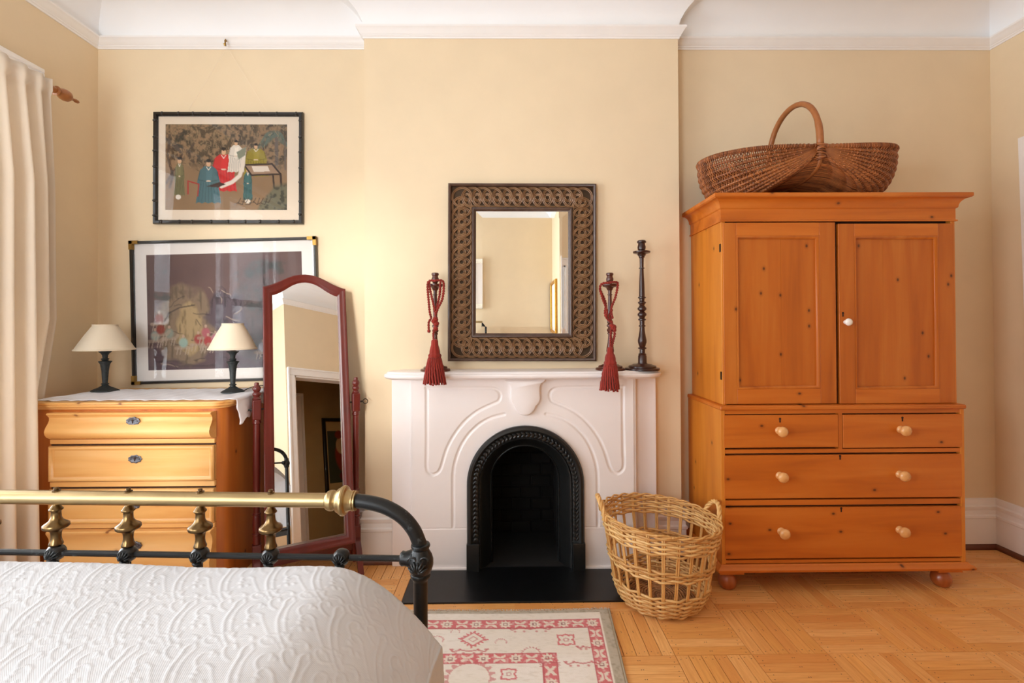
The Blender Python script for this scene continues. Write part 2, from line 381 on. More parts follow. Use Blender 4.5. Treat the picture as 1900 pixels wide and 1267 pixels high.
# windows of the left wall; the second is added for fill light
def window(name, Wn):
    y0, y1, z0, z1 = Wn
    fr = MB()
    c = .105
    for q in ((y0 - c, y0, z0 - .05, z1), (y1, y1 + c, z0 - .05, z1), (y0 - c, y1 + c, z1, z1 + c)):
        fr.box(XL, XL + .02, q[0], q[1], q[2], q[3])
    for q in ((y0 - c, y0 - c + .02, z0, z1 + c - .02), (y1 + c - .02, y1 + c, z0, z1 + c - .02), (y0 - c, y1 + c, z1 + c - .02, z1 + c)):
        fr.box(XL, XL + .034, q[0], q[1], q[2], q[3])
    fr.box(XL, XL + .06, y0 - c - .02, y1 + c + .02, z0 - .04, z0)
    o = struct(fr.build(name, M['white'], bevel=.004))
    n = 2 if y1 - y0 > 1.5 else 1
    zm = (z0 + z1) / 2
    for k in range(n):
        a, b_ = y0 + (y1 - y0) * k / n, y0 + (y1 - y0) * (k + 1) / n
        for (p, q, xx) in ((z0, zm + .02, -.06), (zm - .02, z1, -.085)):
            m_ = MB()
            for bx in ((a, a + .05, p, q), (b_ - .05, b_, p, q), (a + .05, b_ - .05, p, p + .05), (a + .05, b_ - .05, q - .05, q)):
                m_.box(XL + xx - .02, XL + xx, bx[0], bx[1], bx[2], bx[3])
            sa = m_.build('sash', M['white'], o, world=False)
            MB().box(XL + xx - .012, XL + xx - .008, a + .05, b_ - .05, p + .05, q - .05).build('pane', M['windowglass'], sa, world=False, smooth=False)
window('window_1', W1); window('added_window_left', W2)
fr = MB()
for q in ((W3[0] - .09, W3[0], W3[2], W3[3]), (W3[1], W3[1] + .1, W3[2], W3[3]), (W3[0] - .09, W3[1] + .1, W3[3], W3[3] + .1), (W3[0] - .1, W3[1] + .12, W3[2] - .04, W3[2])):
    fr.box(q[0], q[1], YR, YR + .025, q[2], q[3])
o3 = struct(fr.build('added_window_rear', M['white'], bevel=.004))  # unseen window, added for its light on the back wall
for (p, q, yy) in ((W3[2], (W3[2] + W3[3]) / 2 + .02, -.06), ((W3[2] + W3[3]) / 2 - .02, W3[3], -.085)):
    m_ = MB()
    for bx in ((W3[0], W3[0] + .05, p, q), (W3[1] - .05, W3[1], p, q), (W3[0] + .05, W3[1] - .05, p, p + .05), (W3[0] + .05, W3[1] - .05, q - .05, q)): m_.box(bx[0], bx[1], YR + yy - .02, YR + yy, bx[2], bx[3])
    sa = m_.build('sash', M['white'], o3, world=False)
    MB().box(W3[0] + .05, W3[1] - .05, YR + yy - .012, YR + yy - .008, p + .05, q - .05).build('pane', M['windowglass'], sa, world=False, smooth=False)

# ------------------------------------------------------------------ parquet floor: one-foot squares of six strips, basket weave
t = NT('oak_parquet')
oi = t.n('ShaderNodeObjectInfo'); gi = t.n('ShaderNodeNewGeometry')
rnd = t.math('FRACT', t.math('ADD', oi.outputs['Random'], gi.outputs['Random Per Island']))
at = t.n('ShaderNodeAttribute', attribute_name='grain')
off = t.n('ShaderNodeCombineXYZ'); t.l(t.math('MULTIPLY', rnd, 37.), off.inputs[2]); t.l(t.math('MULTIPLY', rnd, 11.), off.inputs[0])
va = t.n('ShaderNodeVectorMath', operation='ADD'); t.l(at.outputs['Vector'], va.inputs[0]); t.l(off.outputs[0], va.inputs[1])
mp = t.n('ShaderNodeMapping'); mp.inputs['Scale'].default_value = (5, 70, 1); t.l(va.outputs[0], mp.inputs[0])
g = t.noise(mp.outputs[0], 1.6, 5, .6, .4)
tone = t.ramp(rnd, [(0, lin(226, 156, 86)), (.3, lin(238, 176, 104)), (.55, lin(248, 192, 122)), (.8, lin(230, 164, 88)), (1, lin(244, 182, 106))])
base = t.mix(t.ramp(g, [(.3, (.62, .62, .62, 1)), (.62, (0, 0, 0, 1))]), tone, lin(212, 140, 72))
sx = t.n('ShaderNodeSeparateXYZ'); t.l(at.outputs['Vector'], sx.inputs[0])
ax = t.math('ABSOLUTE', sx.outputs[0])
def nail(px, sy):                        # a punched and filled nail hole, some millimetres across
    dx = t.math('SUBTRACT', ax, px); dy = t.math('SUBTRACT', sx.outputs[1], sy)
    d2_ = t.math('ADD', t.math('MULTIPLY', dx, dx), t.math('MULTIPLY', dy, dy))
    return t.math('LESS_THAN', d2_, .0022 ** 2)
nl = t.math('MAXIMUM', t.math('MAXIMUM', nail(.136, .012), nail(.128, -.012)), nail(.004, .002))
base = t.mix(t.math('MULTIPLY', nl, .85), base, lin(52, 26, 12))
t.l(base, t.b.inputs['Base Color']); t.b.inputs['Roughness'].default_value = .32; t.b.inputs['Coat Weight'].default_value = .12
t.b.inputs['Coat Roughness'].default_value = .2
t.bump(g, .12, .0012)
M['oak'] = t.m
fl = struct(MB().box(XL - T, XR + T, YR - T, YB + T, -.05, -.011).build('floor', M['dark_gap'], smooth=False))
SQ = .305; SW = SQ / 6; FX0, FY0, FTH = .9669, 2.254, .0021
def plank_geo(L, Wd):
    h, k, e = L / 2 - .0011, Wd / 2 - .0012, .0007
    v = [(-h, -k, -.01), (h, -k, -.01), (h, k, -.01), (-h, k, -.01), (-h, -k, -e), (h, -k, -e), (h, k, -e), (-h, k, -e),
         (-h + e, -k + e, 0), (h - e, -k + e, 0), (h - e, k - e, 0), (-h + e, k - e, 0)]
    f = [(0, 1, 5, 4), (1, 2, 6, 5), (2, 3, 7, 6), (3, 0, 4, 7), (4, 5, 9, 8), (5, 6, 10, 9), (6, 7, 11, 10), (7, 4, 8, 11), (8, 9, 10, 11)]
    return v, f
def grain_attr(me, co):
    a = me.attributes.new('grain', 'FLOAT_VECTOR', 'POINT'); a.data.foreach_set('vector', np.asarray(co, np.float32).ravel())
pv, pf_ = plank_geo(SQ, SW)
pme = MB().add(pv, pf_).mesh('plank', M['oak'], smooth=False); grain_attr(pme, pv)
cth, sth = math.cos(FTH), math.sin(FTH)
cells = []
for i in range(-12, 8):
    for j in range(-13, 4):
        horiz = (i + j) % 2 == 0           # the square just left and in front of the measured corner runs across
        for k in range(6):
            u, v_ = (i + .5, j + (k + .5) / 6) if horiz else (i + (k + .5) / 6, j + .5)
            X = FX0 + SQ * (u * cth - v_ * sth); Y = FY0 + SQ * (u * sth + v_ * cth)
            if XL - .16 < X < XR + .16 and YR - .1 < Y < YB + .16: cells.append((X, Y, FTH + (0 if horiz else PI / 2)))
def in_view(X, Y):
    v_ = _R @ np.array([X, Y, -HCAM])
    if v_[2] < .05: return False
    px, py = CX + FPX * v_[0] / v_[2], CY + FPX * v_[1] / v_[2]
    if not (-20 < px < 1925 and py < 1310): return False
    if px < 690: return False                                   # behind the bed
    if -.52 < X < .62 and Y > 2.32: return False                # hearth and fireplace
    if X < .40 and Y < 2.22: return False                       # rug and bed
    return Y < 2.87 and X < 2.9
vis = sorted([c for c in cells if in_view(c[0], c[1])], key=lambda c: math.hypot(c[0], c[1]))
near, rest = vis[:296], vis[296:]
ids = set(map(id, near)); rest = [c for c in cells if id(c) not in ids]
for X, Y, a in near:
    o = bpy.data.objects.new('plank', pme); COL.objects.link(o); o.parent = fl
    o.location = (X, Y, random.uniform(-.0004, .0002)); o.rotation_euler = (random.uniform(-.002, .002), 0, a + (PI if random.random() < .5 else 0))
b = MB(); gco = []
for X, Y, a in rest:
    c_, s_ = math.cos(a), math.sin(a)
    b.add([(X + c_ * p[0] - s_ * p[1], Y + s_ * p[0] + c_ * p[1], p[2]) for p in pv], pf_); gco += pv
o = stuff(b.build('parquet', M['oak'], fl, world=False, smooth=False)); grain_attr(o.data, gco)
for k, (x0, x1) in enumerate(((-.53, .03), (.03, .66))):       # border strip in front of the hearth
    v_, f_ = plank_geo(x1 - x0, .05)
    me = MB().add(v_, f_).mesh('border_plank', M['oak'], smooth=False); grain_attr(me, v_)
    o = bpy.data.objects.new('border_plank', me); COL.objects.link(o); o.parent = fl; o.location = ((x0 + x1) / 2, 2.297, .0015)

# ------------------------------------------------------------------ fireplace
YM, YS_ = 2.64, 2.69                                   # front face of the surround, set-back side slips
mx0, mx1 = XX(767, 850, YM), XX(1176, 850, YM)
sx0, sx1 = XX(727, 850, YS_), XX(1218, 850, YS_)
ZSH = ZZ(960, 690.5, 2.535)                            # top of the shelf
acx = XX(975, 900, YM); aR = (XX(1084, 900, YM) - XX(866, 900, YM)) / 2 - .002; azs = ZZ(975, 789, YM) - aR
fp = thing('mantelpiece', 'white painted mantelpiece with incised scroll lines and a moulded shelf', 'mantelpiece', ((mx0 + mx1) / 2, YM, 0))
# front slab as relief: round-bottomed incised lines drawn from the photograph's layout
def mpt(x, y): p = W(x, y, YM); return (p[0], p[2])
def spline(pts, n=12):
    P = np.array(pts, float); out = []
    for i in range(len(P) - 1):
        p0, p1, p2, p3 = P[max(i - 1, 0)], P[i], P[i + 1], P[min(i + 2, len(P) - 1)]
        for t_ in np.linspace(0, 1, n, endpoint=False):
            out.append(.5 * ((2 * p1) + (-p0 + p2) * t_ + (2 * p0 - 5 * p1 + 4 * p2 - p3) * t_ ** 2 + (-p0 + 3 * p1 - 3 * p2 + p3) * t_ ** 3))
    out.append(P[-1]); return np.array(out)
K = 690 / 1837 * 0 + 290 / 1837
cr = lambda x, y: (690 + x * K, 660 + y * K)
outer = [cr(*q) for q in ((645, 900), (645, 640), (645, 400), (660, 384), (900, 380), (1180, 380), (1420, 385), (1490, 420), (1510, 470), (1490, 530), (1430, 562),
                          (1300, 620), (1180, 695), (1050, 820), (950, 960), (880, 1100), (835, 1240))]
outer += [(818, 868), (813, 876), (804, 880.5), (796, 877), (791.8, 868), (791.8, 840), (791.8, 802)]
inner = [cr(1555, 688), cr(1400, 730), cr(1270, 800), cr(1150, 910), cr(1060, 1040), cr(1000, 1180), (842, 870), (840.5, 900), (840.5, 940), (840.5, 977)]
lines = [spline([mpt(*q) for q in outer], 6), spline([mpt(*q) for q in inner], 6)]
lines += [np.stack([2 * acx - l_[:, 0], l_[:, 1]], 1) for l_ in lines]
gx = np.linspace(mx0, mx1, 300); gz = np.linspace(0.0, ZSH - .03, 270)
GX, GZ = np.meshgrid(gx, gz, indexing='ij'); dist = np.full(GX.shape, 9.)
for l_ in lines:
    for a, b_ in zip(l_[:-1], l_[1:]):
        d_ = b_ - a; L2 = max(d_ @ d_, 1e-12)
        t_ = np.clip(((GX - a[0]) * d_[0] + (GZ - a[1]) * d_[1]) / L2, 0, 1)
        dist = np.minimum(dist, np.hypot(GX - a[0] - t_ * d_[0], GZ - a[1] - t_ * d_[1]))
gw = .0085
depth = np.where(dist < gw, .0065 * np.sqrt(np.clip(1 - (dist / gw) ** 2, 0, 1)), 0)
zpl = ZZ(800, 981, YM); depth = np.where(np.abs(GZ - zpl) < .0025, .0025, depth)      # joint of the plinth
depth = np.where(GZ < zpl - .0025, -.0012, depth)
rad = np.where(GZ > azs, np.hypot(GX - acx, GZ - azs), np.abs(GX - acx))
mask = rad[:-1, :-1] > aR - .03
b = MB().grid(np.stack([GX, YM + depth, GZ], -1), mask)
b.build('front_slab', M['white_mantel'], fp, sharp=60)
MB().box(mx0, acx - aR + .01, YM + .008, YC, 0, ZSH - .03).box(acx + aR - .01, mx1, YM + .008, YC, 0, ZSH - .03).box(acx - aR, acx + aR, YM + .008, YC, azs + aR - .01, ZSH - .03).build('body', M['white_mantel'], fp, smooth=False)
for a, b_ in ((sx0, mx0 + .001), (mx1 - .001, sx1)):
    MB().box(a, b_, YS_, YC, 0, ZSH - .03).build('side_slip', M['white_mantel'], fp, bevel=.003)
    MB().box((a if a > .3 else b_ - .016), (a + .016 if a > .3 else b_), YM + .006, YS_, 0, ZSH - .03).build('corner_bead', M['white_mantel'], fp, bevel=.003)
MB().box(mx0 - .004, acx - aR + .004, YM - .012, YM + .01, 0, .018).build('base_fillet', M['white_mantel'], fp, bevel=.004)
MB().box(acx + aR - .004, mx1 + .004, YM - .012, YM + .01, 0, .018).build('base_fillet', M['white_mantel'], fp, bevel=.004)
# shelf: clipped ogee ends, moulded edge
ysf = 2.535
def shelf_outline(o):
    xl, xr = XX(703, 695, ysf) + .012 - o, XX(1238, 695, ysf) - .012 + o; yf = ysf + .012 - o
    half = [(xr - .05, YC), (xr - .045, YC - .03), (xr - .03, YC - .055), (xr - .008, YC - .075), (xr, YC - .1), (xr - .002, YC - .125), (xr - .02, YC - .15), (xr - .05, yf + .022), (xr - .09, yf + .006), (xr - .15, yf)]
    mid = [(x_, yf) for x_ in np.linspace(xr - .25, (xl + xr) / 2, 4)]
    L = half + mid
    return L + [(xl + xr - x_, y_) for x_, y_ in L[-2::-1]]
R = []
for o, z in ((-.03, ZSH - .043), (-.018, ZSH - .041), (-.002, ZSH - .036), (.006, ZSH - .029), (.008, ZSH - .02), (.004, ZSH - .0125), (-.004, ZSH - .0105), (-.006, ZSH - .008), (-.010, ZSH - .002), (-.014, ZSH)):
    R.append([(x_, min(y_, YC), z) for x_, y_ in shelf_outline(o)])
MB().rings(R).build('shelf', M['white_mantel'], fp, sharp=30)
# keystone bracket
kc = ZZ(974, 702, 2.6)
kp = [cr(*q) for q in ((1545, 272), (1590, 300), (1612, 360), (1612, 420), (1606, 500), (1625, 550), (1662, 585), (1672, 620), (1710, 668), (1750, 690), (1785, 692))]
kp = [(x_ - 971.8, y_) for x_, y_ in kp]
kp = kp + [(-x_, y_) for x_, y_ in kp[::-1]]
kpts = [(acx + p[0] * YM / FPX, ZZ(974, p[1], YM)) for p in kp]; kzm = sum(p[1] for p in kpts) / len(kpts)
R = []
for sc_, y_ in ((1.0, YM + .005), (1.0, YM - .022), (.95, YM - .028), (.9, YM - .03)):
    R.append([(acx + (p[0] - acx) * sc_, y_, min(ZSH - .035, kzm + (p[1] - kzm) * sc_)) for p in kpts])
MB().rings(R).build('keystone', M['white_mantel'], fp, sharp=40)
tag(fp, 'white painted mantelpiece with incised scroll lines and a moulded shelf', 'mantelpiece')

sr = thing('fireplace_surround', 'black cast iron arched fireplace surround with a rope moulding', 'fireplace surround', (acx, YM, 0))
prof = [(aR, .0), (aR, -.018), (aR - .008, -.028), (aR - .02, -.030), (aR - .028, -.024), (aR - .034, -.018), (aR - .046, -.014), (aR - .056, -.008), (aR - .062, -.004),
        (aR - .068, -.008), (aR - .074, -.004), (aR - .08, .006), (aR - .1, .03), (aR - .122, .07), (aR - .126, .068), (aR - .132, .075), (aR - .132, .14), (aR - .09, .14), (aR - .02, .06)]
path = [(1, z_) for z_ in np.linspace(0.0, azs, 10)[:-1]]
R = []
for z_ in np.linspace(0.0, azs, 8)[:-1]: R.append([(acx + r_, YM + y_, z_) for r_, y_ in prof])
for a in np.linspace(0, PI, 49): R.append([(acx + r_ * math.cos(a), YM + y_, azs + r_ * math.sin(a)) for r_, y_ in prof])
for z_ in np.linspace(azs, 0.0, 8)[1:]: R.append([(acx - r_, YM + y_, z_) for r_, y_ in prof])
MB().rings(R).build('arch_frame', M['iron'], sr, sharp=28)
b = MB(); b2 = MB(); ro = aR - .046; Ls = azs - .16
tot = 2 * Ls + PI * ro; nb = 62
def arc_at(s_, r_):
    if s_ < Ls: return acx + r_, .16 + s_, PI / 2
    if s_ < Ls + PI * ro: a = (s_ - Ls) / ro; return acx + r_ * math.cos(a), azs + r_ * math.sin(a), PI / 2 + a
    return acx - r_, azs - (s_ - Ls - PI * ro), PI / 2 + PI
for k in range(nb):
    x_, z_, a = arc_at(tot * (k + .5) / nb, ro)
    for tl, off_ in ((.6, .006), (-.6, -.006)):
        d_ = Vector((math.cos(a + tl), 0, math.sin(a + tl))); c_ = Vector((x_ - math.sin(a) * off_, YM - .0195, z_ + math.cos(a) * off_))
        b.tube([c_ - d_ * .013, c_ - d_ * .006, c_ + d_ * .006, c_ + d_ * .013], [.001, .0066, .0066, .001], 6)
    for q in range(3):
        x2, z2, a2 = arc_at(tot * (k + (q + .5) / 3) / nb, aR - .068)
        b2.lathe([(0, -.003), (.003, -.001), (.003, .001), (0, .003)], (x2, YM - .008, z2), 5)
stuff(b.build('rope_moulding', M['iron'], sr)); stuff(b2.build('pearl_moulding', M['iron'], sr))
for s_ in (-1, 1):
    a, b_ = sorted((acx + s_ * (aR + .002), acx + s_ * (aR - .066)))
    MB().box(a, b_, YM - .034, YM + .05, 0, .152).build('plinth_block', M['iron'], sr, bevel=.003)
fx = MB()
ri = aR - .12
fx.box(acx - ri - .03, acx + ri + .03, YM + .47, YM + .5, .0, .9).box(acx - ri - .06, acx - ri + .0, YM + .13, YM + .5, 0, .9).box(acx + ri, acx + ri + .06, YM + .13, YM + .5, 0, .9).box(acx - ri - .06, acx + ri + .06, YM + .13, YM + .5, .8, .86).box(acx - aR + .03, acx + aR - .03, YM + .012, YM + .5, -.009, .0075)
fx.build('firebox', M['soot'], sr, smooth=False)
for r_ in range(9):                                     # the sooty bricks of the firebox back
    for c_ in range(4):
        x0_ = acx - ri + (c_ - (.5 if r_ % 2 else 0)) * .125; x1_ = min(acx + ri, x0_ + .117); x0_ = max(acx - ri, x0_)
        if x1_ - x0_ > .02: MB().box(x0_, x1_, YM + .455 + random.uniform(0, .006), YM + .472, .012 + r_ * .072, .076 + r_ * .072).build('brick', M['soot'], sr, bevel=.004, seg=1)
hx0, hx1 = -.505, .625
h = MB().box(hx0, hx1, 2.325, YM + .02, -.012, .008).build('hearth_slab', M['slate'], bevel=.002)
tag(h, 'black slate hearth slab lying in front of the fireplace', 'hearth')

# ------------------------------------------------------------------ carved mirror over the mantelpiece
YW = YC - .002
mc = W(969, 505, YW - .02)
mw, mh = (XX(1108, 505, YW - .02) - XX(832.5, 505, YW - .02)), (ZZ(969, 340, YW - .02) - ZZ(969, 670, YW - .02))
mr = thing('wall_mirror', 'large rectangular wall mirror with a carved interlaced wooden frame above the mantelpiece', 'mirror', (mc[0], YW, mc[2]))
mr.rotation_euler = (0, math.radians(.35), 0)
M['carved'] = wood('carved_wood', (172, 134, 96), (130, 94, 62), (66, 44, 26), 2, knots=0, rough=.5, coat=.15)
M['carved_edge'] = wood('carved_edge_wood', (98, 74, 60), (76, 52, 40), (40, 26, 20), 2, knots=0, rough=.4, coat=.25)
M['carved_back'] = plain('carved_ground', lin(66, 46, 25), .8, var=.25, nscale=120)  # darker than the rings; shade of the recesses put into the colour
def rect_ring(hw, hh, prof_):
    R_ = []
    for o_, y_ in prof_: R_.append([(-(hw - o_), y_, -(hh - o_)), (hw - o_, y_, -(hh - o_)), (hw - o_, y_, hh - o_), (-(hw - o_), y_, hh - o_)])
    return R_
HW, HH = mw / 2, mh / 2
iw = HW - (XX(1055, 505, YW) - XX(884.5, 505, YW)) / 2
MB().rings(rect_ring(HW, HH, [(0, 0), (0, -.02), (.003, -.03), (.009, -.033), (.015, -.03), (.018, -.022), (.018, 0)]), closed=True, caps=False).build('outer_moulding', M['carved_edge'], mr, world=False, sharp=50)
MB().rings(rect_ring(HW - iw + .024, HH - iw + .024, [(0, 0), (0, -.018), (.004, -.026), (.01, -.027), (.016, -.022), (.019, -.017), (.024, -.015), (.024, 0)]), closed=True, caps=False).build('inner_moulding', M['carved_edge'], mr, world=False, sharp=50)
MB().rings(rect_ring(HW - .016, HH - .016, [(0, 0), (0, -.008), (iw - .036, -.008), (iw - .036, 0)]), closed=True, caps=False).build('frame_ground', M['carved_back'], mr, world=False, smooth=False)
gw_, gh_ = HW - iw, HH - iw
bv = .036
gy0 = -.0165                                            # plane of the glass; each side is ground down at its own slant
edge = {'l': .0012, 'r': .0049, 'b': .0012, 't': .0012}
MB().add([(-gw_ + bv, gy0, -gh_ + bv), (gw_ - bv, gy0, -gh_ + bv), (gw_ - bv, gy0, gh_ - bv), (-gw_ + bv, gy0, gh_ - bv)], [(0, 1, 2, 3)]).add(
    [(-gw_, gy0 + edge['l'], -gh_), (-gw_ + bv, gy0, -gh_ + bv), (-gw_ + bv, gy0, gh_ - bv), (-gw_, gy0 + edge['l'], gh_)], [(0, 1, 2, 3)]).add(
    [(gw_, gy0 + edge['r'], -gh_), (gw_ - bv, gy0, -gh_ + bv), (gw_ - bv, gy0, gh_ - bv), (gw_, gy0 + edge['r'], gh_)], [(3, 2, 1, 0)]).add(
    [(-gw_, gy0 + edge['b'], -gh_), (gw_, gy0 + edge['b'], -gh_), (gw_ - bv, gy0, -gh_ + bv), (-gw_ + bv, gy0, -gh_ + bv)], [(0, 1, 2, 3)]).add(
    [(-gw_, gy0 + edge['t'], gh_), (gw_, gy0 + edge['t'], gh_), (gw_ - bv, gy0, gh_ - bv), (-gw_ + bv, gy0, gh_ - bv)], [(3, 2, 1, 0)]).build('bevelled_glass', M['mirror'], mr, world=False, smooth=False)
def ring_mesh(ro_, name):
    b = MB()
    for rr_ in (ro_, ro_ - .0075):
        P_ = [((rr_ - .0) * math.cos(a), -.014 - .006 * math.sin(2 * a + .6), rr_ * math.sin(a)) for a in np.linspace(0, 2 * PI, 29)[:-1]]
        b.tube(P_, .0036, 5, closed=True)
    return b.mesh(name, M['carved'], sharp=60)
bandc = iw / 2 - .001
R1 = ring_mesh(iw / 2 - .0205, 'carved_ring'); R2 = ring_mesh(.021, 'carved_ring_small')
def put_ring(me, x_, z_, rot_, nm):
    o = bpy.data.objects.new(nm, me); COL.objects.link(o); o.parent = mr; o.location = (x_, 0, z_); o.rotation_euler = (0, rot_, 0)
cx_, cz_ = HW - bandc, HH - bandc
nt, ns = 12, 15
for s_ in (-1, 1):
    for k in range(nt + 1): put_ring(R1, -cx_ + 2 * cx_ * k / nt, s_ * cz_, 0 if s_ > 0 else PI, 'carved_ring')
    for k in range(1, ns): put_ring(R1, s_ * cx_, -cz_ + 2 * cz_ * k / ns, PI / 2 * s_, 'carved_ring')
    for k in range(nt): put_ring(R2, -cx_ + 2 * cx_ * (k + .5) / nt, s_ * cz_, 0, 'carved_ring_small')
    for k in range(ns): put_ring(R2, s_ * cx_, -cz_ + 2 * cz_ * (k + .5) / ns, PI / 2, 'carved_ring_small')

# ------------------------------------------------------------------ candlesticks and tassels on the shelf
def candlestick(px, pbase, ptop, hwpx, kind, mat, label):
    Y = 2.635
    c = W(px, pbase, Y); sc = Y / FPX
    H = ZZ(px, ptop, Y) - ZSH
    th = thing('candlestick', label, 'candlestick', (c[0], Y, ZSH), 0, 'turned wooden candlesticks on the mantel shelf')
    rb = hwpx * sc
    base = [(0, 0), (rb, 0), (rb, .008), (rb * .97, .011), (rb * .8, .013), (rb * .8, .02), (rb * .76, .023), (rb * .6, .026), (rb * .55, .03), (rb * .3, .033), (rb * .28, .036)]
    MB().lathe(base, seg=28).build('base', mat, th, world=False, sharp=40)
    if kind == 'tall':
        pr = [(1035, 32), (975, 31), (970, 27), (962, 30), (952, 20), (925, 20), (919, 30), (912, 31), (905, 21), (890, 26), (868, 32), (850, 32), (820, 26), (780, 20), (748, 18), (744, 25), (736, 25), (732, 18), (700, 19), (694, 29), (686, 29),
              (680, 19), (668, 22), (658, 32), (645, 33), (634, 24), (627, 17), (622, 22), (612, 32), (600, 33), (588, 24), (580, 18), (568, 21), (560, 30), (552, 29), (545, 18), (526, 20), (520, 29), (513, 29), (508, 21), (400, 19), (290, 14),
              (288, 21), (282, 21), (279, 14), (205, 16), (200, 22), (190, 22), (186, 28), (178, 30), (172, 34), (166, 60), (158, 64), (152, 63), (150, 18), (144, 20), (138, 28), (118, 31), (100, 26), (88, 25), (84, 33), (72, 33), (66, 28), (65, 20), (80, 16)]
        a0, a1 = 1085, 65
    else:
        pr = [(1035, 32), (1000, 31), (996, 24), (985, 29), (975, 20), (960, 26), (935, 33), (910, 30), (870, 22), (805, 16), (800, 23), (793, 23), (788, 17), (778, 26), (768, 28), (758, 20), (750, 17), (742, 27), (732, 28), (722, 19), (712, 26), (702, 24), (698, 16), (600, 20), (497, 15),
              (494, 21), (488, 21), (485, 15), (458, 17), (452, 24), (445, 26), (436, 32), (428, 58), (418, 64), (408, 63), (404, 18), (396, 20), (388, 28), (368, 32), (350, 25), (342, 25), (336, 31), (324, 31), (319, 26), (318, 18), (330, 15)]
        a0, a1 = 1085, 318
    kz = H / (a0 - a1); kr = rb / 126.
    P_ = [(r_ * kr, (a0 - y_) * kz) for y_, r_ in pr]
    body = [q for q in P_]
    split = [i for i, (y_, r_) in enumerate(pr) if r_ > 55]
    i0, i1 = split[0] - 1, split[-1] + 1
    MB().lathe(body[:i0 + 1], seg=18).build('stem', mat, th, world=False, sharp=40)
    MB().lathe(body[i0:i1 + 1], seg=24).build('drip_pan', mat, th, world=False, sharp=40)
    MB().lathe(body[i1:], seg=18).build('candle_cup', mat, th, world=False, sharp=40)
    return c[0], Y, kz, kr
candlestick(808, 688, 506, 27.5, 'short', M['darkwood_red'], 'short turned candlestick left of the carved mirror, hung with a red tassel')
candlestick(1132.5, 688, 506, 27.5, 'short', M['darkwood_red'], 'short turned candlestick right of the carved mirror, hung with a red tassel')
candlestick(1192, 688, 446, 31.5, 'tall', M['darkwood'], 'tall dark turned candlestick with an empty cup at the right end of the mantel shelf')
def rope(b, pts, r, n=8, twists=90):
    """two-ply twisted cord along pts"""
    P_ = spline(pts, n)
    seg = np.r_[0, np.cumsum(np.linalg.norm(np.diff(P_, axis=0), axis=1))]
    N = max(8, int(seg[-1] / .0042)); s_ = np.linspace(0, seg[-1], N)
    Q = np.stack([np.interp(s_, seg, P_[:, k]) for k in range(3)], 1)
    for ph in (0, PI):
        out = []
        for i in range(N):
            d_ = Vector(Q[min(i + 1, N - 1)] - Q[max(i - 1, 0)]); d_ = d_.normalized() if d_.length else Vector((0, 0, 1))
            u_ = d_.cross(Vector((0, 1, .013))); u_ = u_.normalized() if u_.length > 1e-4 else Vector((1, 0, 0)); w_ = d_.cross(u_)
            a = s_[i] * twists * 2.6 + ph
            out.append(Vector(Q[i]) + (u_ * math.cos(a) + w_ * math.sin(a)) * r * .55)
        b.tube(out, [r * .62 * (1 + .25 * math.sin(i * 2.1)) for i in range(N)], 5)
def tassel(px, cords, knots, head, hang_y, skirt, label):
    """cords: list of [(px,py,dy)], positions relative to the candlestick plane; skirt=(top px y, bottom px y, hw top, hw bottom, px centre top, px centre bottom)"""
    Y = 2.635
    th = thing('tassel_tieback', label, 'tassel', tuple(W(px, 600, Y - .05)), 0, 'red cord tassels hung on the short candlesticks')
    P3 = lambda x_, y_, dy: np.array(W(x_, y_, Y + dy))
    b = MB()
    for c_ in cords: rope(b, [P3(*q) for q in c_], .0062)
    b.build('cord', M['tassel'], th, sharp=0)
    b = MB()
    for (x_, y_, dy, rr_) in knots:
        c0 = P3(x_, y_, dy)
        for k in range(5):
            n_ = Vector((random.uniform(-1, 1), random.uniform(-.6, .6), random.uniform(-1, 1))).normalized(); u_ = n_.orthogonal().normalized(); v_ = n_.cross(u_)
            b.tube([Vector(c0) + (u_ * math.cos(a) + v_ * math.sin(a)) * rr_ for a in np.linspace(0, 2 * PI, 15)[:-1]], .0055, 5, closed=True)
    b.build('knot', M['tassel'], th, sharp=0)
    y0, y1, w0, w1, x0, x1 = skirt
    A = P3(x0, y0, hang_y); B = P3(x1, y1, hang_y); sc = (Y + hang_y) / FPX
    hz = [(y_, r_) for y_, r_ in head]
    b = MB(); zz = lambda y_: ZZ(x0, y_, Y + hang_y)
    R_ = []
    for y_, r_ in hz:
        R_.append([(A[0] + r_ * sc * (1 + .06 * math.sin(9 * a)) * math.cos(a), A[1] + r_ * sc * (1 + .06 * math.sin(9 * a)) * math.sin(a), zz(y_)) for a in np.linspace(0, 2 * PI, 37)[:-1]])
    b.rings(R_).build('tassel_head', M['tassel'], th, sharp=0)
    b = MB()
    for ring_, nn in ((1., 22), (.72, 16), (.4, 9)):
        for k in range(nn):
            a = 2 * PI * k / nn + ring_ * 3; ln = random.uniform(.93, 1.04)
            pts = []
            for f_ in np.linspace(0, ln, 14):
                r_ = (w0 + (w1 - w0) * f_ ** .8) * sc * ring_
                c_ = A + (B - A) * f_
                tw = .0012
                pts.append((c_[0] + r_ * math.cos(a + .25 * f_) + random.uniform(-tw, tw), c_[1] + r_ * .8 * math.sin(a + .25 * f_) + random.uniform(-tw, tw), c_[2]))
            b.tube(pts, [.0044 * (1 + .22 * (i % 2)) for i in range(14)], 6)
    stuff(b.build('fringe', M['tassel'], th, sharp=0))
q = lambda x_, y_: (760 + x_ * 100 / 507, 480 + y_ * 250 / 1267)
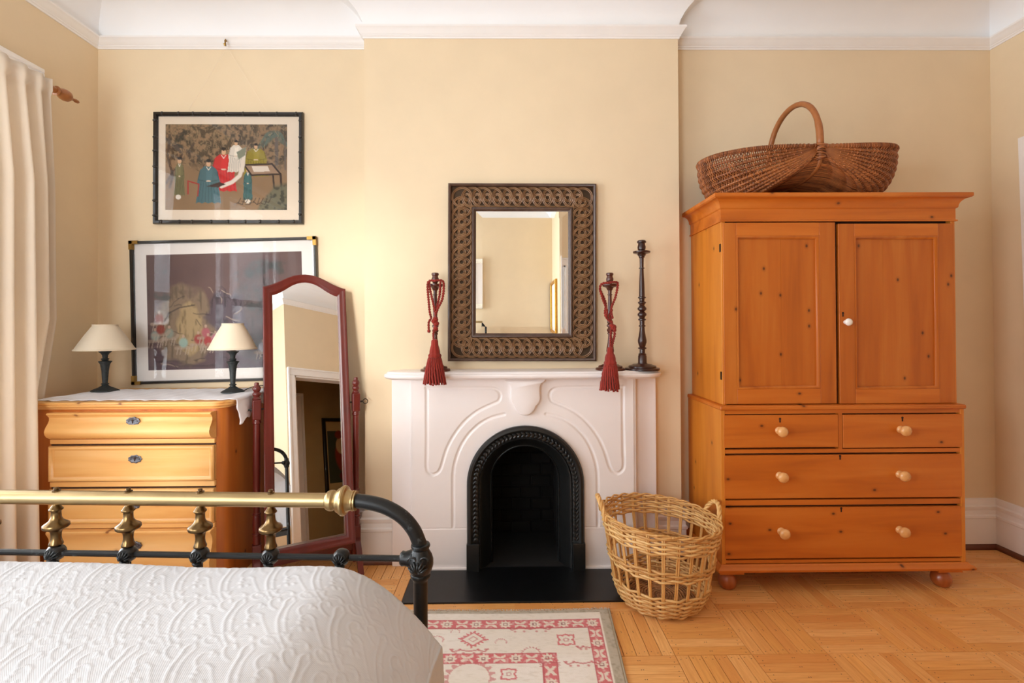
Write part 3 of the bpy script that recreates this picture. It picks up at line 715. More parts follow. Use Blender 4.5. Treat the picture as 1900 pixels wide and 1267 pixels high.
tassel(806, [[q(250, 208) + (-.075,), q(195, 205) + (-.06,), q(170, 240) + (-.05,), q(178, 380) + (-.05,), q(190, 500) + (-.055,), q(205, 560) + (-.06,)],
             [q(185, 215) + (-.05,), q(195, 300) + (-.045,), q(225, 430) + (-.05,), q(245, 520) + (-.055,)],
             [q(245, 205) + (-.07,), q(300, 205) + (-.06,), q(322, 240) + (-.05,), q(310, 370) + (-.05,), q(265, 470) + (-.055,), q(240, 540) + (-.055,)],
             [q(290, 215) + (-.045,), q(283, 330) + (-.04,), q(262, 440) + (-.045,), q(250, 520) + (-.05,)],
             [q(205, 560) + (-.065,), q(180, 600) + (-.065,), q(182, 685) + (-.06,)],
             [q(240, 540) + (-.06,), q(245, 620) + (-.065,), q(225, 700) + (-.075,), q(230, 780) + (-.1,)]],
       [q(243, 570) + (-.06, .011), q(250, 610) + (-.06, .011), q(228, 590) + (-.065, .009), q(245, 660) + (-.066, .009), q(182, 680) + (-.06, .005)],
       [(629, 3), (632, 6), (640, 6.5), (642, 7), (645, 8), (652, 9.5), (656, 9.6), (657, 11), (660, 12), (663, 11), (664, 10)], -.155, (663, 712, 10, 20.5, 806.5, 806.5),
       'red rope tassel hanging over the mantel edge left of the carved mirror')
q = lambda x_, y_: (1080 + x_ * 180 / 760, 430 + y_ * 300 / 1267)
tassel(1129, [[q(210, 400) + (-.075,), q(160, 405) + (-.06,), q(140, 440) + (-.05,), q(160, 520) + (-.05,), q(195, 620) + (-.055,), q(190, 670) + (-.06,), q(225, 710) + (-.06,)],
              [q(215, 398) + (-.075,), q(262, 395) + (-.06,), q(280, 410) + (-.05,), q(262, 510) + (-.05,), q(230, 600) + (-.055,), q(240, 680) + (-.06,)],
              [q(140, 450) + (-.04,), q(185, 560) + (-.045,), q(180, 640) + (-.05,), q(215, 700) + (-.055,)],
              [q(235, 610) + (-.045,), q(215, 660) + (-.05,), q(235, 720) + (-.06,), q(225, 800) + (-.07,), q(222, 920) + (-.1,)],
              [q(240, 740) + (-.065,), q(256, 800) + (-.07,), q(240, 870) + (-.085,), q(232, 925) + (-.1,)]],
       [q(245, 748) + (-.06, .0115), q(252, 765) + (-.065, .009), q(232, 735) + (-.06, .008), q(188, 655) + (-.055, .006)],
       [(644, 4), (647, 5.5), (652, 5.5), (656, 6.5), (658, 8), (664, 9.6), (670, 10), (671, 11), (674, 11.5), (677, 10.8), (678, 10)], -.155, (676, 724, 10, 17.5, 1132.5, 1131),
       'red rope tassel hanging over the mantel edge right of the carved mirror')

# ------------------------------------------------------------------ linen press (wardrobe of pine: drawers below, doors above)
AY = 2.40; AB = 2.835; UY = 2.428
ax0, ax1 = XX(1338.5, 900, AY), XX(1790.5, 900, AY)
ux0, ux1 = XX(1339.5, 600, UY), XX(1774, 600, UY)
zled = ZZ(1560, 751.5, AY); zb0 = ZZ(1560, 1036, AY); zcb = ZZ(1560, 411, UY); ztop = ZZ(1560, 356.5, UY - .05)
ar = thing('wardrobe', 'tall pine wardrobe with two panelled doors above four drawers with wooden knobs', 'wardrobe', ((ax0 + ax1) / 2, AY, 0))
pz, px_, ps = M['pine_z'], M['pine_x'], M['pine_lit_side']
def A(x, y): p = W(x, y, AY); return float(p[0]), float(p[2])
def U(x, y): p = W(x, y, UY); return float(p[0]), float(p[2])
# lower case
zpl0 = ZZ(1560, 1049, AY)
MB().box(ax0, ax0 + .02, AY, AB, zb0 - .03, zled - .02).build('side_panel', ps, ar, bevel=.002)
MB().box(ax1 - .02, ax1, AY, AB, zb0 - .03, zled - .02).build('side_panel', ps, ar, bevel=.002)
MB().box(ax0 + .02, ax1 - .02, AB - .02, AB, zb0 - .03, zled - .02).box(ax0 + .02, ax1 - .02, AY + .03, AB - .02, zb0 - .03, zb0 - .01).box(ax0 + .02, ax1 - .02, AY + .03, AY + .05, zb0, zled - .02).build('carcass', M['dark_gap'], ar, smooth=False)
MB().box(ax0 - .006, ax1 + .006, AY - .01, AB, zled - .022, zled).build('ledge_board', px_, ar, bevel=.007, seg=3)
fr = MB()
xd = (1332 + 10, 1786); zr = [A(1560, y)[1] for y in (762, 767, 833, 840, 927, 936.5, 1038)]
fr.box(ax0 + .02, A(1341.5, 900)[0] + .004, AY + .001, AY + .03, zb0 - .02, zled - .022); fr.box(A(1784.5, 900)[0], ax1 - .02 + .001, AY + .001, AY + .03, zb0 - .02, zled - .022)
fr.box(ax0 + .02, ax1 - .02, AY + .002, AY + .03, zr[1], zled - .022).box(ax0 + .02, ax1 - .02, AY + .002, AY + .03, zr[3], zr[2]).box(ax0 + .02, ax1 - .02, AY + .002, AY + .03, zr[5], zr[4]).box(ax0 + .02, ax1 - .02, AY + .002, AY + .03, zb0 - .02, zr[6])
fr.build('drawer_rails', px_, ar, smooth=False)
a_, b_ = A(1556, 800)[0], A(1563, 800)[0]
MB().box(a_, b_, AY + .0012, AY + .03, zr[2], zr[1]).build('drawer_divider', pz, ar, smooth=False)
def knob(par, x, z, Y, dx=0., r=.026):
    pr = [(.018, 0), (.019, .004), (.014, .008), (.0115, .014), (.012, .02), (.02, .025), (.0255, .033), (.0262, .040), (.022, .0475), (.012, .052), (.0, .053)]
    k = r / .0262
    o = MB().lathe([(a * k, -b__ * k) for a, b__ in pr], (x, Y, z), 18, axis=1).build('knob', M['knob_wood'], par, sharp=50)
    return o
def keyhole(par, x, z, Y):
    b = MB()
    b.lathe([(.0055, 0), (.0055, -.0012), (.0, -.0013)], (x, Y, z + .006), 12, axis=1); b.box(x - .0033, x + .0033, Y - .0012, Y, z - .012, z + .006)
    b.build('keyhole', M['dark_gap'], par, smooth=False)
def drawer(x0, y0, x1, y1, knobs, kh, tilt=0):
    p0, p1 = A(x0, y1), A(x1, y0)
    MBd = MB().box(p0[0], p1[0], AY - .001, AY + .022, p0[1], p1[1])
    d = MBd.build('drawer', px_, ar, bevel=.002)
    for kx, ky in knobs: p = W(kx, ky, AY - .03); q_ = knob(d, p[0], p[2], AY - .0005)
    p = A(*kh); keyhole(d, p[0], p[1], AY - .001)
    MB().box(p0[0] - .004, p1[0] + .004, AY + .023, AY + .029, p0[1] - .004, p1[1] + .006).build('drawer_recess', M['dark_gap'], d, smooth=False)
drawer(1343, 769, 1555, 831, [(1451, 801)], (1447, 779)); drawer(1564.5, 768, 1784.5, 831, [(1679, 799)], (1674, 777))
drawer(1344, 842, 1784, 925.5, [(1452, 885.5), (1677, 883)], (1558.5, 848)); drawer(1345, 939, 1783.5, 1037, [(1455, 990), (1677, 987)], (1560.5, 945))
# base moulding and bun feet
bm_ = [(0, zb0 - .022), (.006, zb0 - .022), (.012, zb0 - .03), (.022, zb0 - .034), (.028, zb0 - .042), (.026, zb0 - .052), (.016, zb0 - .058), (0, zb0 - .058)]
for r0, r1 in molding_segments([(ax0, AB), (ax0, AY), (ax1, AY), (ax1, AB)], bm_, False): MB().rings([r0, r1]).build('base_moulding', px_, ar)
MB().box(ax0 + .005, ax1 - .005, AY + .005, AB, zb0 - .058, zb0 - .025).build('base_board', px_, ar, smooth=False)
zf = zb0 - .058
ftp = [(.018, zf), (.043, zf - .002), (.046, zf - .014), (.042, zf - .02), (.036, zf - .024), (.048, zf - .034), (.058, zf - .05), (.06, zf - .062), (.055, zf - .078), (.044, zf - .09), (.036, zf - .094)]
kz_ = (zf - .0) / .094
ftp = [(r_ * .74, zf - (zf - z_) * zf / .094) for r_, z_ in ftp]
for fx_, fy_ in ((ax0 + .045, AY + .045), (ax1 - .085, AY + .045), (ax0 + .045, AB - .07), (ax1 - .085, AB - .07)):
    f_ = MB().lathe(ftp[::-1], (fx_, fy_, 0), 22).build('bun_foot', M['foot_wood'], ar, sharp=40)
    MB().box(fx_ - .06, fx_ + .06, fy_ - .055, fy_ + .055, zf - .012, zf + .001).build('foot_block', px_, f_, bevel=.002) if fy_ < AY + .1 else None
# upper case
MB().box(ux0, ux0 + .02, UY + .001, AB - .005, zled, zcb + .02).build('side_panel', ps, ar, bevel=.002)
MB().box(ux1 - .02, ux1, UY + .001, AB - .005, zled, zcb + .02).build('side_panel', ps, ar, bevel=.002)
MB().box(ux0 + .02, ux1 - .02, UY + .03, AB - .01, zled, zcb + .02).build('carcass', M['dark_gap'], ar, smooth=False)
cp = [(0, zcb), (.008, zcb), (.008, zcb + .006), (.002, zcb + .009), (.002, zcb + (ztop - zcb) * .47), (.008, zcb + (ztop - zcb) * .5)]
for a in np.linspace(0, PI / 2, 7): cp.append((.01 + .034 * (1 - math.cos(a)), zcb + (ztop - zcb) * (.53 + .3 * math.sin(a))))
cp += [(.05, zcb + (ztop - zcb) * .87), (.05, ztop - .002), (.048, ztop), (0, ztop)]
for r0, r1 in molding_segments([(ux0, AB - .005), (ux0, UY), (ux1, UY), (ux1, AB - .005)], cp, False): MB().rings([r0, r1]).build('cornice', px_, ar, sharp=30)
MB().box(ux0, ux1, UY, AB - .005, ztop - .02, ztop - .001).build('top_board', px_, ar, smooth=False)
def door(x0, x1, s0, s1, yt, yb, p0, p1, lock):
    (a, zt), (b__, zb_) = U(x0, yt), U(x1, yb)
    (c, z1), (d_, z0) = U(s0, p0), U(s1, p1)
    dr = MB().box(a, c, UY - .002, UY + .022, zb_, zt).build('door', pz, ar, bevel=.002)
    MB().box(d_, b__, UY - .002, UY + .022, zb_, zt).build('stile', pz, dr, bevel=.002)
    MB().box(c, d_, UY - .002, UY + .022, z1, zt).build('rail', px_, dr, bevel=.002)
    MB().box(c, d_, UY - .002, UY + .022, zb_, z0).build('rail', px_, dr, bevel=.002)
    n_ = 3; e = [c + (d_ - c) * k for k in (0, .36, 1)] if lock else [c + (d_ - c) * k for k in (0, .55, 1)]
    for k in range(2): MB().box(e[k] + .0003, e[k + 1] - .0003, UY + .011 + .0004 * k, UY + .018, z0, z1).build('panel', pz, dr, smooth=False)
    pr = [(0, -.002), (.004, -.004), (.008, -.003), (.011, .002), (.014, .004), (.014, .012), (0, .012)]
    R_ = [[(c + o, UY + y_, z0 + o), (d_ - o, UY + y_, z0 + o), (d_ - o, UY + y_, z1 - o), (c + o, UY + y_, z1 - o)] for o, y_ in pr]
    MB().rings(R_, closed=True, caps=False).build('panel_moulding', pz, dr, sharp=60)
    return dr
dl = door(1341, 1552.5, 1365.5, 1522.5, 413, 748.5, 437.5, 721, False)
drr = door(1555, 1773, 1584.5, 1743.5, 415, 747.5, 438, 721, True)
MB().box(U(1553, 600)[0], U(1555, 600)[0], UY + .01, UY + .03, U(1554, 748)[1], zcb).build('door_gap', M['dark_gap'], ar, smooth=False)
p = U(1568, 597.5)
MB().lathe([(.010, 0), (.0105, -.004), (.008, -.008), (.008, -.014), (.0165, -.018), (.019, -.024), (.0165, -.031), (.008, -.035), (0, -.0355)], (p[0], UY - .002, p[1]), 18, axis=1).build('knob', M['porcelain'], drr, sharp=50)['label'] = 'small white porcelain knob'
keyhole(drr, U(1563.5, 583)[0], U(1563.5, 583)[1], UY - .002)
for yy in (460, 697):
    p = W(1336, yy, UY + .01); MB().box(ux0 - .002, ux0 + .004, UY + .004, UY + .02, p[2] - .02, p[2] + .02).build('hinge', M['steel'], dl, smooth=False)
ZAT = ztop

# ------------------------------------------------------------------ willow handle basket on the wardrobe
M['wicker_dark'] = strands('brown_willow', (92, 44, 18), (176, 106, 56))
M['wicker_rib'] = strands('brown_willow_rib', (116, 62, 28), (170, 104, 54))
bx_, by_ = 1.545, 2.60
hb = thing('handle_basket', 'long brown willow basket with a tall hoop handle on top of the wardrobe', 'basket', (bx_, by_, ZAT))
zrim = .228; hd = .215
def lobe(phi, t_, side):
    """phi 0 = rim, pi/2 = the cross hoop under the middle; t_ runs from the front pole to the back pole"""
    s_ = math.sin(PI * t_) ** .62
    y_ = -hd * math.cos(PI * t_) * (1 + .10 * math.sin(phi * 2) * math.sin(PI * t_))
    Aw = .505 * math.cos(phi) ** .5 if phi < PI / 2 - 1e-6 else 0.
    Ad = .225 * math.sin(phi) ** .75 * (1 + .18 * math.sin(2 * phi) ** 2) if phi > 1e-6 else 0.
    Ad = min(Ad, .2275) if phi < 1.2 else Ad * (1 - .42 * ((phi - 1.2) / (PI / 2 - 1.2)) ** 1.5)
    x_ = side * Aw * s_
    rise = (.035 if side > 0 else -.012) * (abs(x_) / .5) ** 2 * math.cos(phi)
    return Vector((x_, y_, max(.004, zrim - Ad * s_ ** .8 + rise)))
nr = 13
for side in (-1, 1):
    for k in range(nr + 1):
        ph = PI / 2 * k / nr
        pts = [lobe(ph, t_, side) for t_ in np.linspace(.0, 1, 41)]
        if k == 0:
            MB().tube(pts, .0115, 8).build('rim', M['wicker_rib'], hb, world=False, sharp=0)
            wr = MB()
            for i in range(150):
                t_ = (i + .5) / 150; c_ = lobe(0, t_, side); d_ = (lobe(0, min(1, t_ + .01), side) - lobe(0, max(0, t_ - .01), side)).normalized()
                u_ = d_.orthogonal().normalized(); v_ = d_.cross(u_)
                wr.tube([c_ + (u_ * math.cos(a) + v_ * math.sin(a)) * .0125 + d_ * .0035 * a / 6.28 for a in np.linspace(0, 2 * PI, 9)], .0026, 4)
            stuff(wr.build('rim_binding', M['wicker_dark'], hb, world=False, sharp=0))
        elif k < nr: MB().tube(pts, .0072, 6).build('rib', M['wicker_rib'], hb, world=False, sharp=0)
    wv = MB(); nw = 122
    for i in range(nw):
        t_ = .02 + .96 * (i + .5) / nw
        pts = []
        for q_ in range(nr * 4 + 1):
            ph = PI / 2 * q_ / (nr * 4)
            c_ = lobe(ph, t_, side)
            nrm = (c_ - Vector((side * .16, 0, zrim))).normalized()
            amp = .0078 * math.cos(PI * q_ / 4) * (1 if i % 2 else -1)
            pts.append(c_ + nrm * amp)
        wv.tube(pts, .0031, 4, caps=False)
    stuff(wv.build('woven_side', M['wicker_dark'], hb, world=False, sharp=0))
# cross hoop: handle above, spine below
hh = ZZ(1492, 200, by_) - ZAT - zrim
hp = [Vector((-.012 + .012 * math.cos(a), -hd * math.cos(a), zrim + hh * math.sin(a) ** .8)) for a in np.linspace(0, PI, 41)]
MB().tube(hp, [.0145 if 4 < i < 36 else .0165 for i in range(41)], 10).build('handle', M['wicker_rib'], hb, world=False, sharp=0)
MB().tube([lobe(PI / 2, t_, 1) for t_ in np.linspace(0, 1, 31)], .013, 8).build('spine', M['wicker_rib'], hb, world=False, sharp=0)
for s_ in (-1, 1):
    b = MB()
    for k in range(9):
        c_ = Vector((0, s_ * hd, zrim - .02 - .009 * k + .03)); b.tube([c_ + Vector((math.cos(a) * .021, math.sin(a) * .021, .006 * math.sin(a + k))) for a in np.linspace(0, 2 * PI, 13)[:-1]], .004, 5, closed=True)
    b.build('handle_lashing', M['wicker_dark'], hb, world=False, sharp=0)

# ------------------------------------------------------------------ open laundry basket on the floor
M['willow'] = strands('buff_willow', (196, 140, 72), (232, 186, 118))
M['willow2'] = strands('buff_willow_weave', (192, 138, 74), (238, 198, 134))
M['willow3'] = strands('willow_base', (116, 72, 42), (186, 134, 84), .6)
lb = thing('laundry_basket', 'round open-sided wicker laundry basket with twisted handles beside the wardrobe', 'basket', (.728, 2.35, 0))
def lr(z):                                # radius of the wall at height z
    return float(np.interp(z, [0, .012, .05, .10, .2, .3, .40, .43], [.166, .178, .203, .219, .236, .254, .270, .276]))
NS = 26
def tilt(p): return Vector((p[0], p[1], p[2] - .02 * p[0] / .27 * min(1, p[2] / .4)))
for k in range(NS):
    for q_ in (-.5, .5):
        a = 2 * PI * (k + .5) / NS + q_ * .03
        MB().tube([tilt((math.cos(a) * lr(z), math.sin(a) * lr(z), z)) for z in np.linspace(.01, .395, 12)], .0042, 6).build('stake', M['willow'], lb, world=False, sharp=0)
def weaver(z0, row, phase, amp=.0068, r=.0056, jit=.0018):
    b = MB(); n_ = NS * 4; pts = []
    for i in range(n_):
        a = 2 * PI * i / n_ + .5 * 2 * PI / NS
        z = z0 + jit * math.sin(3.1 * a + row * 2.3) * .5
        rr_ = lr(z) + amp * math.cos(PI * i / 4 + phase)
        pts.append(tilt((math.cos(a) * rr_, math.sin(a) * rr_, z + jit * math.sin(i * PI / 2 + phase))))
    return b.tube(pts, r, 6, closed=True)
row = 0
for z0, z1, n_ in ((.014, .112, 10), (.196, .236, 5), (.318, .394, 8)):
    for k in range(n_):
        weaver(z0 + (z1 - z0) * k / (n_ - 1), row, PI * (row % 2)).build('weaver', M['willow2'], lb, world=False, sharp=0); row += 1
b = MB()
for ph in range(NS):                      # plaited border on the rim
    a0 = 2 * PI * ph / NS; pts = []
    for f_ in np.linspace(0, 1, 13):
        a = a0 + f_ * 2 * PI / NS * 2.6; rr_ = lr(.405) + .008 * math.cos(PI * 2 * f_ * 1.3); pts.append(tilt((math.cos(a) * rr_, math.sin(a) * rr_, .404 + .0045 * math.sin(PI * f_ * 2.6 + .4))))
    b.tube(pts, [.0045] * 13, 6)
b.build('rim', M['willow'], lb, world=False, sharp=0)
b = MB()
for k in range(22): 
    rr_ = .012 + k * .0072
    n_ = 40; b.tube([(math.cos(a) * rr_, math.sin(a) * rr_, .0125 + .004 * math.cos(7 * a + PI * k)) for a in np.linspace(0, 2 * PI, n_ + 1)[:-1]], .0038, 5, closed=True)
for k in range(7):
    a = PI * k / 7; b.tube([(-.165 * math.cos(a), -.165 * math.sin(a), .011), (.165 * math.cos(a), .165 * math.sin(a), .011)], .0045, 5)
stuff(b.build('woven_base', M['willow3'], lb, world=False, sharp=0))
for az in (PI * .985, .14):
    h_ = MB()
    pts = []
    for f_ in np.linspace(0, 1, 33):
        s_ = (f_ - .5) * .52; u_ = math.sin(PI * f_)
        a = az + s_ * (1 if abs(f_ - .5) < .5 else 1); rr_ = lr(.40) + .006 + .018 * u_
        zz_ = .375 + .092 * u_ ** .7
        pts.append(tilt((math.cos(a) * rr_, math.sin(a) * rr_, zz_)))
    P_ = np.array(pts)
    for s3 in range(3):
        out = []
        for i in range(len(P_)):
            d_ = Vector(P_[min(i + 1, 32)] - P_[max(0, i - 1)]).normalized(); u_ = d_.cross(Vector((math.cos(az), math.sin(az), 0))).normalized(); v_ = d_.cross(u_)
            aa = i * .62 + s3 * 2 * PI / 3; out.append(Vector(P_[i]) + (u_ * math.cos(aa) + v_ * math.sin(aa)) * .0062)
        h_.tube(out, .0064, 6)
    h_.build('handle', M['willow'], lb, world=False, sharp=0)

# ------------------------------------------------------------------ chest of drawers at the left
DY, DB = 2.30, 2.80
dx0, dx1 = -2.222, XX(428, 850, DY + .06)
zt = ZZ(250, 745.5, DY - .012)
ch = thing('chest_of_drawers', 'honey pine chest of drawers with bulging top drawer and keyhole plates, behind the bed', 'chest of drawers', ((dx0 + dx1) / 2, DY, 0))
hx, hz_ = M['honey_x'], M['honey_z']
def rounded(x0, x1, y0, y1, r, o=0.):
    L = [(x1 + o, y1)]
    for a in np.linspace(0, PI / 2, 7): L.append((x1 - r + (r + o) * math.cos(a), y0 + r - (r + o) * math.sin(a)))
    for a in np.linspace(PI / 2, PI, 7): L.append((x0 + r + (r + o) * math.cos(a), y0 + r - (r + o) * math.sin(a)))
    return L + [(x0 - o, y1)]
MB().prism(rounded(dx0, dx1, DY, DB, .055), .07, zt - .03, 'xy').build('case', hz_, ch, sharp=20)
R = [[(x, y, z) for x, y in rounded(dx0, dx1, DY, DB, .055, o)] for o, z in ((.0, zt - .036), (.006, zt - .034), (.008, zt - .028), (.018, zt - .024), (.022, zt - .018), (.020, zt - .012), (.026, zt - .009), (.026, zt - .003), (.022, zt))]
MB().rings(R).build('top', hx, ch, sharp=30)
R = [[(x, y, z) for x, y in rounded(dx0, dx1, DY, DB, .055, o)] for o, z in ((.02, 0), (.02, .08), (.012, .088), (.0, .092))]
MB().rings(R).build('plinth', hx, ch, sharp=30)
def D(x, y): p = W(x, y, DY); return float(p[0]), float(p[2])
ex0, ex1 = XX(96, 850, DY), XX(400.5, 850, DY)
ex0b = ex0 + .012
def escutcheon(par, px, py, Y):
    x, z = W(px, py, Y)[0], W(px, py, Y)[2]
    b = MB(); n_ = 36; R_ = []
    for sc_, y_ in ((1, 0), (1, -.0025), (.8, -.004), (.72, -.0032)):
        R_.append([(x + .031 * sc_ * math.cos(a) * (1 + .07 * math.cos(9 * a)), Y + y_, z + .0185 * sc_ * math.sin(a) * (1 + .09 * math.cos(9 * a))) for a in np.linspace(0, 2 * PI, n_ + 1)[:-1]])
    b.rings(R_)
    for s_ in (-1, 1): b.lathe([(.0035, -.003), (.003, -.006), (0, -.0065)], (x + s_ * .019, Y, z), 8, axis=1)
    e = b.build('escutcheon', M['pewter'], par, sharp=40)
    MB().lathe([(.0042, -.0034), (.0042, -.0046), (0, -.0047)], (x, Y, z + .004), 10, axis=1).box(x - .002, x + .002, Y - .0046, Y - .0034, z - .009, z + .004).build('keyhole', M['dark_gap'], e, smooth=False)
def ogee_drawer(y0, y1, esc):
    z1, z0 = D(250, y0)[1], D(250, y1)[1]; h = z1 - z0
    pf = [(DY + .02, z0), (DY - .004, z0), (DY - .022, z0 + .02 * h), (DY - .040, z0 + .1 * h), (DY - .050, z0 + .22 * h), (DY - .052, z0 + .32 * h), (DY - .046, z0 + .46 * h), (DY - .034, z0 + .6 * h), (DY - .027, z0 + .72 * h), (DY - .028, z0 + .82 * h),
          (DY - .036, z0 + .9 * h), (DY - .042, z0 + .94 * h), (DY - .043, z1 - .004), (DY - .038, z1), (DY + .02, z1)]
    d_ = MB().prism(pf, ex0b, ex1, 'yz').build('drawer', hx, ch, sharp=30)
    escutcheon(d_, esc[0], esc[1], DY - .034)
    return d_
def flat_drawer(y0, y1, esc):
    z1, z0 = D(250, y0)[1], D(250, y1)[1]
    d_ = MB().box(ex0, ex1, DY - .012, DY + .02, z0, z1).build('drawer', hx, ch, bevel=.003)
    pr = [(.0, -.012), (.002, -.02), (.008, -.022), (.014, -.02), (.017, -.014), (.022, -.013), (.022, -.008), (0, -.006)]
    R_ = [[(ex0 + o, DY + y_, z0 + o), (ex1 - o, DY + y_, z0 + o), (ex1 - o, DY + y_, z1 - o), (ex0 + o, DY + y_, z1 - o)] for o, y_ in pr]
    MB().rings(R_, closed=True, caps=False).build('drawer_moulding', hx, d_, sharp=60)
    if esc: escutcheon(d_, esc[0], esc[1], DY - .0125)
    MB().box(ex0, ex1, DY - .002, DY + .001, z1, z1 + .006).build('drawer_gap', M['dark_gap'], d_, smooth=False)
ogee_drawer(763, 812.5, (247, 781.5))
flat_drawer(825.5, 891, (251, 851.5)); flat_drawer(905, 968.5, (248, 937))
ogee_drawer(979, 1062, (250.5, 1012))
# rails between the drawers stand a little proud of the case
for y0, y1 in ((813.5, 822), (892, 901.5), (969.5, 978)):
    MB().box(ex0, ex1, DY - .01, DY + .01, D(250, y1)[1], D(250, y0)[1]).build('rail', hx, ch, bevel=.002)
# linen runner with a scalloped edge, hanging over the right end
nu, nv = 120, 40
A_ = np.zeros((nu, nv, 3))
drop = .125
for i in range(nu):
    for j in range(nv):
        u, v_ = i / (nu - 1), j / (nv - 1)
        Lx = (dx1 + .028) - (dx0 + .01); s_ = u * (Lx + drop)
        yf = 2.315 + .006 * math.sin(u * 60) + .006 * abs(math.sin(u * 75)); yb = 2.72 - .01 * math.sin(u * 6) + .006 * abs(math.sin(u * 70))
        if s_ > Lx: yf += .02 + .03 * (s_ - Lx) / drop
        y = yf + (yb - yf) * v_
        k = max(0., s_ - Lx)
        lim = drop * (1.0 - .55 * min(1, v_ * 2.2) + .06 * math.sin(v_ * 40))
        x = dx0 + .01 + min(s_, Lx) + (.004 + .012 * math.sin(v_ * 9) * min(1, k / .06) if k > 0 else 0)
        z = zt + .003 + .0022 * math.sin(x * 31 + y * 12) * math.sin(y * 23) + .0012 * math.sin(x * 90)
        if k > 0: z = zt + .002 - min(k / drop, 1) * lim; x += .006
        A_[i, j] = (x, y, z)
b = MB().grid(A_); ru = b.build('table_runner', M['runner'], sharp=0)
sm = ru.modifiers.new('solid', 'SOLIDIFY'); sm.thickness = .002; sm.offset = 1
tag(ru, 'white linen runner with scalloped edge spread on the pine chest of drawers', 'table runner')

# ------------------------------------------------------------------ two table lamps
def lamp(px, Y, top, bot, lipw, topw, foot, polygon, label, rz=0.):
    z0 = zt + .0065
    c = W(px, 700, Y); sc = Y / FPX
    th = thing('table_lamp', label, 'lamp', (c[0], Y, z0), rz, 'pair of small table lamps on the chest of drawers')
    yb = bot; H = ZZ(px, top, Y) - z0
    zf_ = lambda f: f
    hb_ = ZZ(px, 650, Y) - z0
    P_ = [(0, 0), (foot * sc, .0), (foot * sc, .004), (foot * sc * .8, .011), (foot * sc * .45, .021), (foot * sc * .24, .03), (.0125, .034), (.0175, .037), (.0175, .040), (.0115, .043), (.0135, .07), (.0155, hb_ * .5), (.021, hb_ * .66), (.026, hb_ * .70), (.0295, hb_ * .72), (.0295, hb_ * .735), (.016, hb_ * .745), (.0125, hb_ * .765), (.018, hb_ * .785), (.018, hb_ * .795), (.011, hb_ * .81), (.0125, hb_ * .88), (.019, hb_ * .93), (.0285, hb_ * .965), (.0285, hb_ * .975), (.012, hb_ * .985), (.012, hb_ + .03)]
    MB().lathe(P_[:6], seg=6 if polygon else 24).build('foot', M['iron_lamp'], th, world=False, sharp=30 if polygon else 50)
    MB().lathe(P_[5:], seg=20).build('stem', M['iron_lamp'], th, world=False, sharp=50)
    zb_, ztp = ZZ(px, bot, Y) - z0, H
    rb_, rt_ = lipw * sc, topw * sc
    prof_ = [(rb_, zb_), (rb_ + .001, zb_ + .006), (rb_ * .965, zb_ + .008)] + [(rb_ * .965 + (rt_ - rb_ * .965) * f + .002 * math.sin(PI * f), zb_ + .008 + (ztp - zb_ - .014) * f) for f in np.linspace(.05, 1, 8)] + [(rt_ + .002, ztp - .005), (rt_ + .002, ztp), (rt_ - .001, ztp), (rt_ - .002, ztp - .008), (rb_ - .004, zb_)]
    b = MB(); R_ = []
    for r_, z_ in prof_: R_.append([(r_ * math.cos(a), r_ * math.sin(a), z_) for a in np.linspace(0, 2 * PI, 49)[:-1]])
    b.rings(R_, closed=True, caps=False).build('lamp_shade', M['shade'], th, world=False, sharp=40)
    b = MB().lathe([(.003, hb_), (.003, ztp - .012)], seg=6)
    for k in range(3): b.tube([(0, 0, ztp - .012), (rt_ * math.cos(k * 2.1), rt_ * math.sin(k * 2.1), ztp - .006)], .0012, 5)
    b.build('shade_carrier', M['brass_gold'], th, world=False)
    return th
lamp(195, 2.63, 602, 649.5, 45.5, 18.5, 23, True, 'small table lamp with cream shade and six-sided black foot, nearer the curtain', .3)
tl = lamp(432, 2.56, 600, 648, 40.5, 17.5, 19.5, False, 'small table lamp with cream shade and round black foot before the large landscape print')
pc = [W(447, 728, 2.57), W(462, 720, 2.6), W(478, 715.5, 2.62), W(495, 716, 2.66), W(512, 722, 2.72)]
MB().tube(spline([np.array(p) for p in pc], 6), .0022, 6).build('cord', M['iron_lamp'], tl)

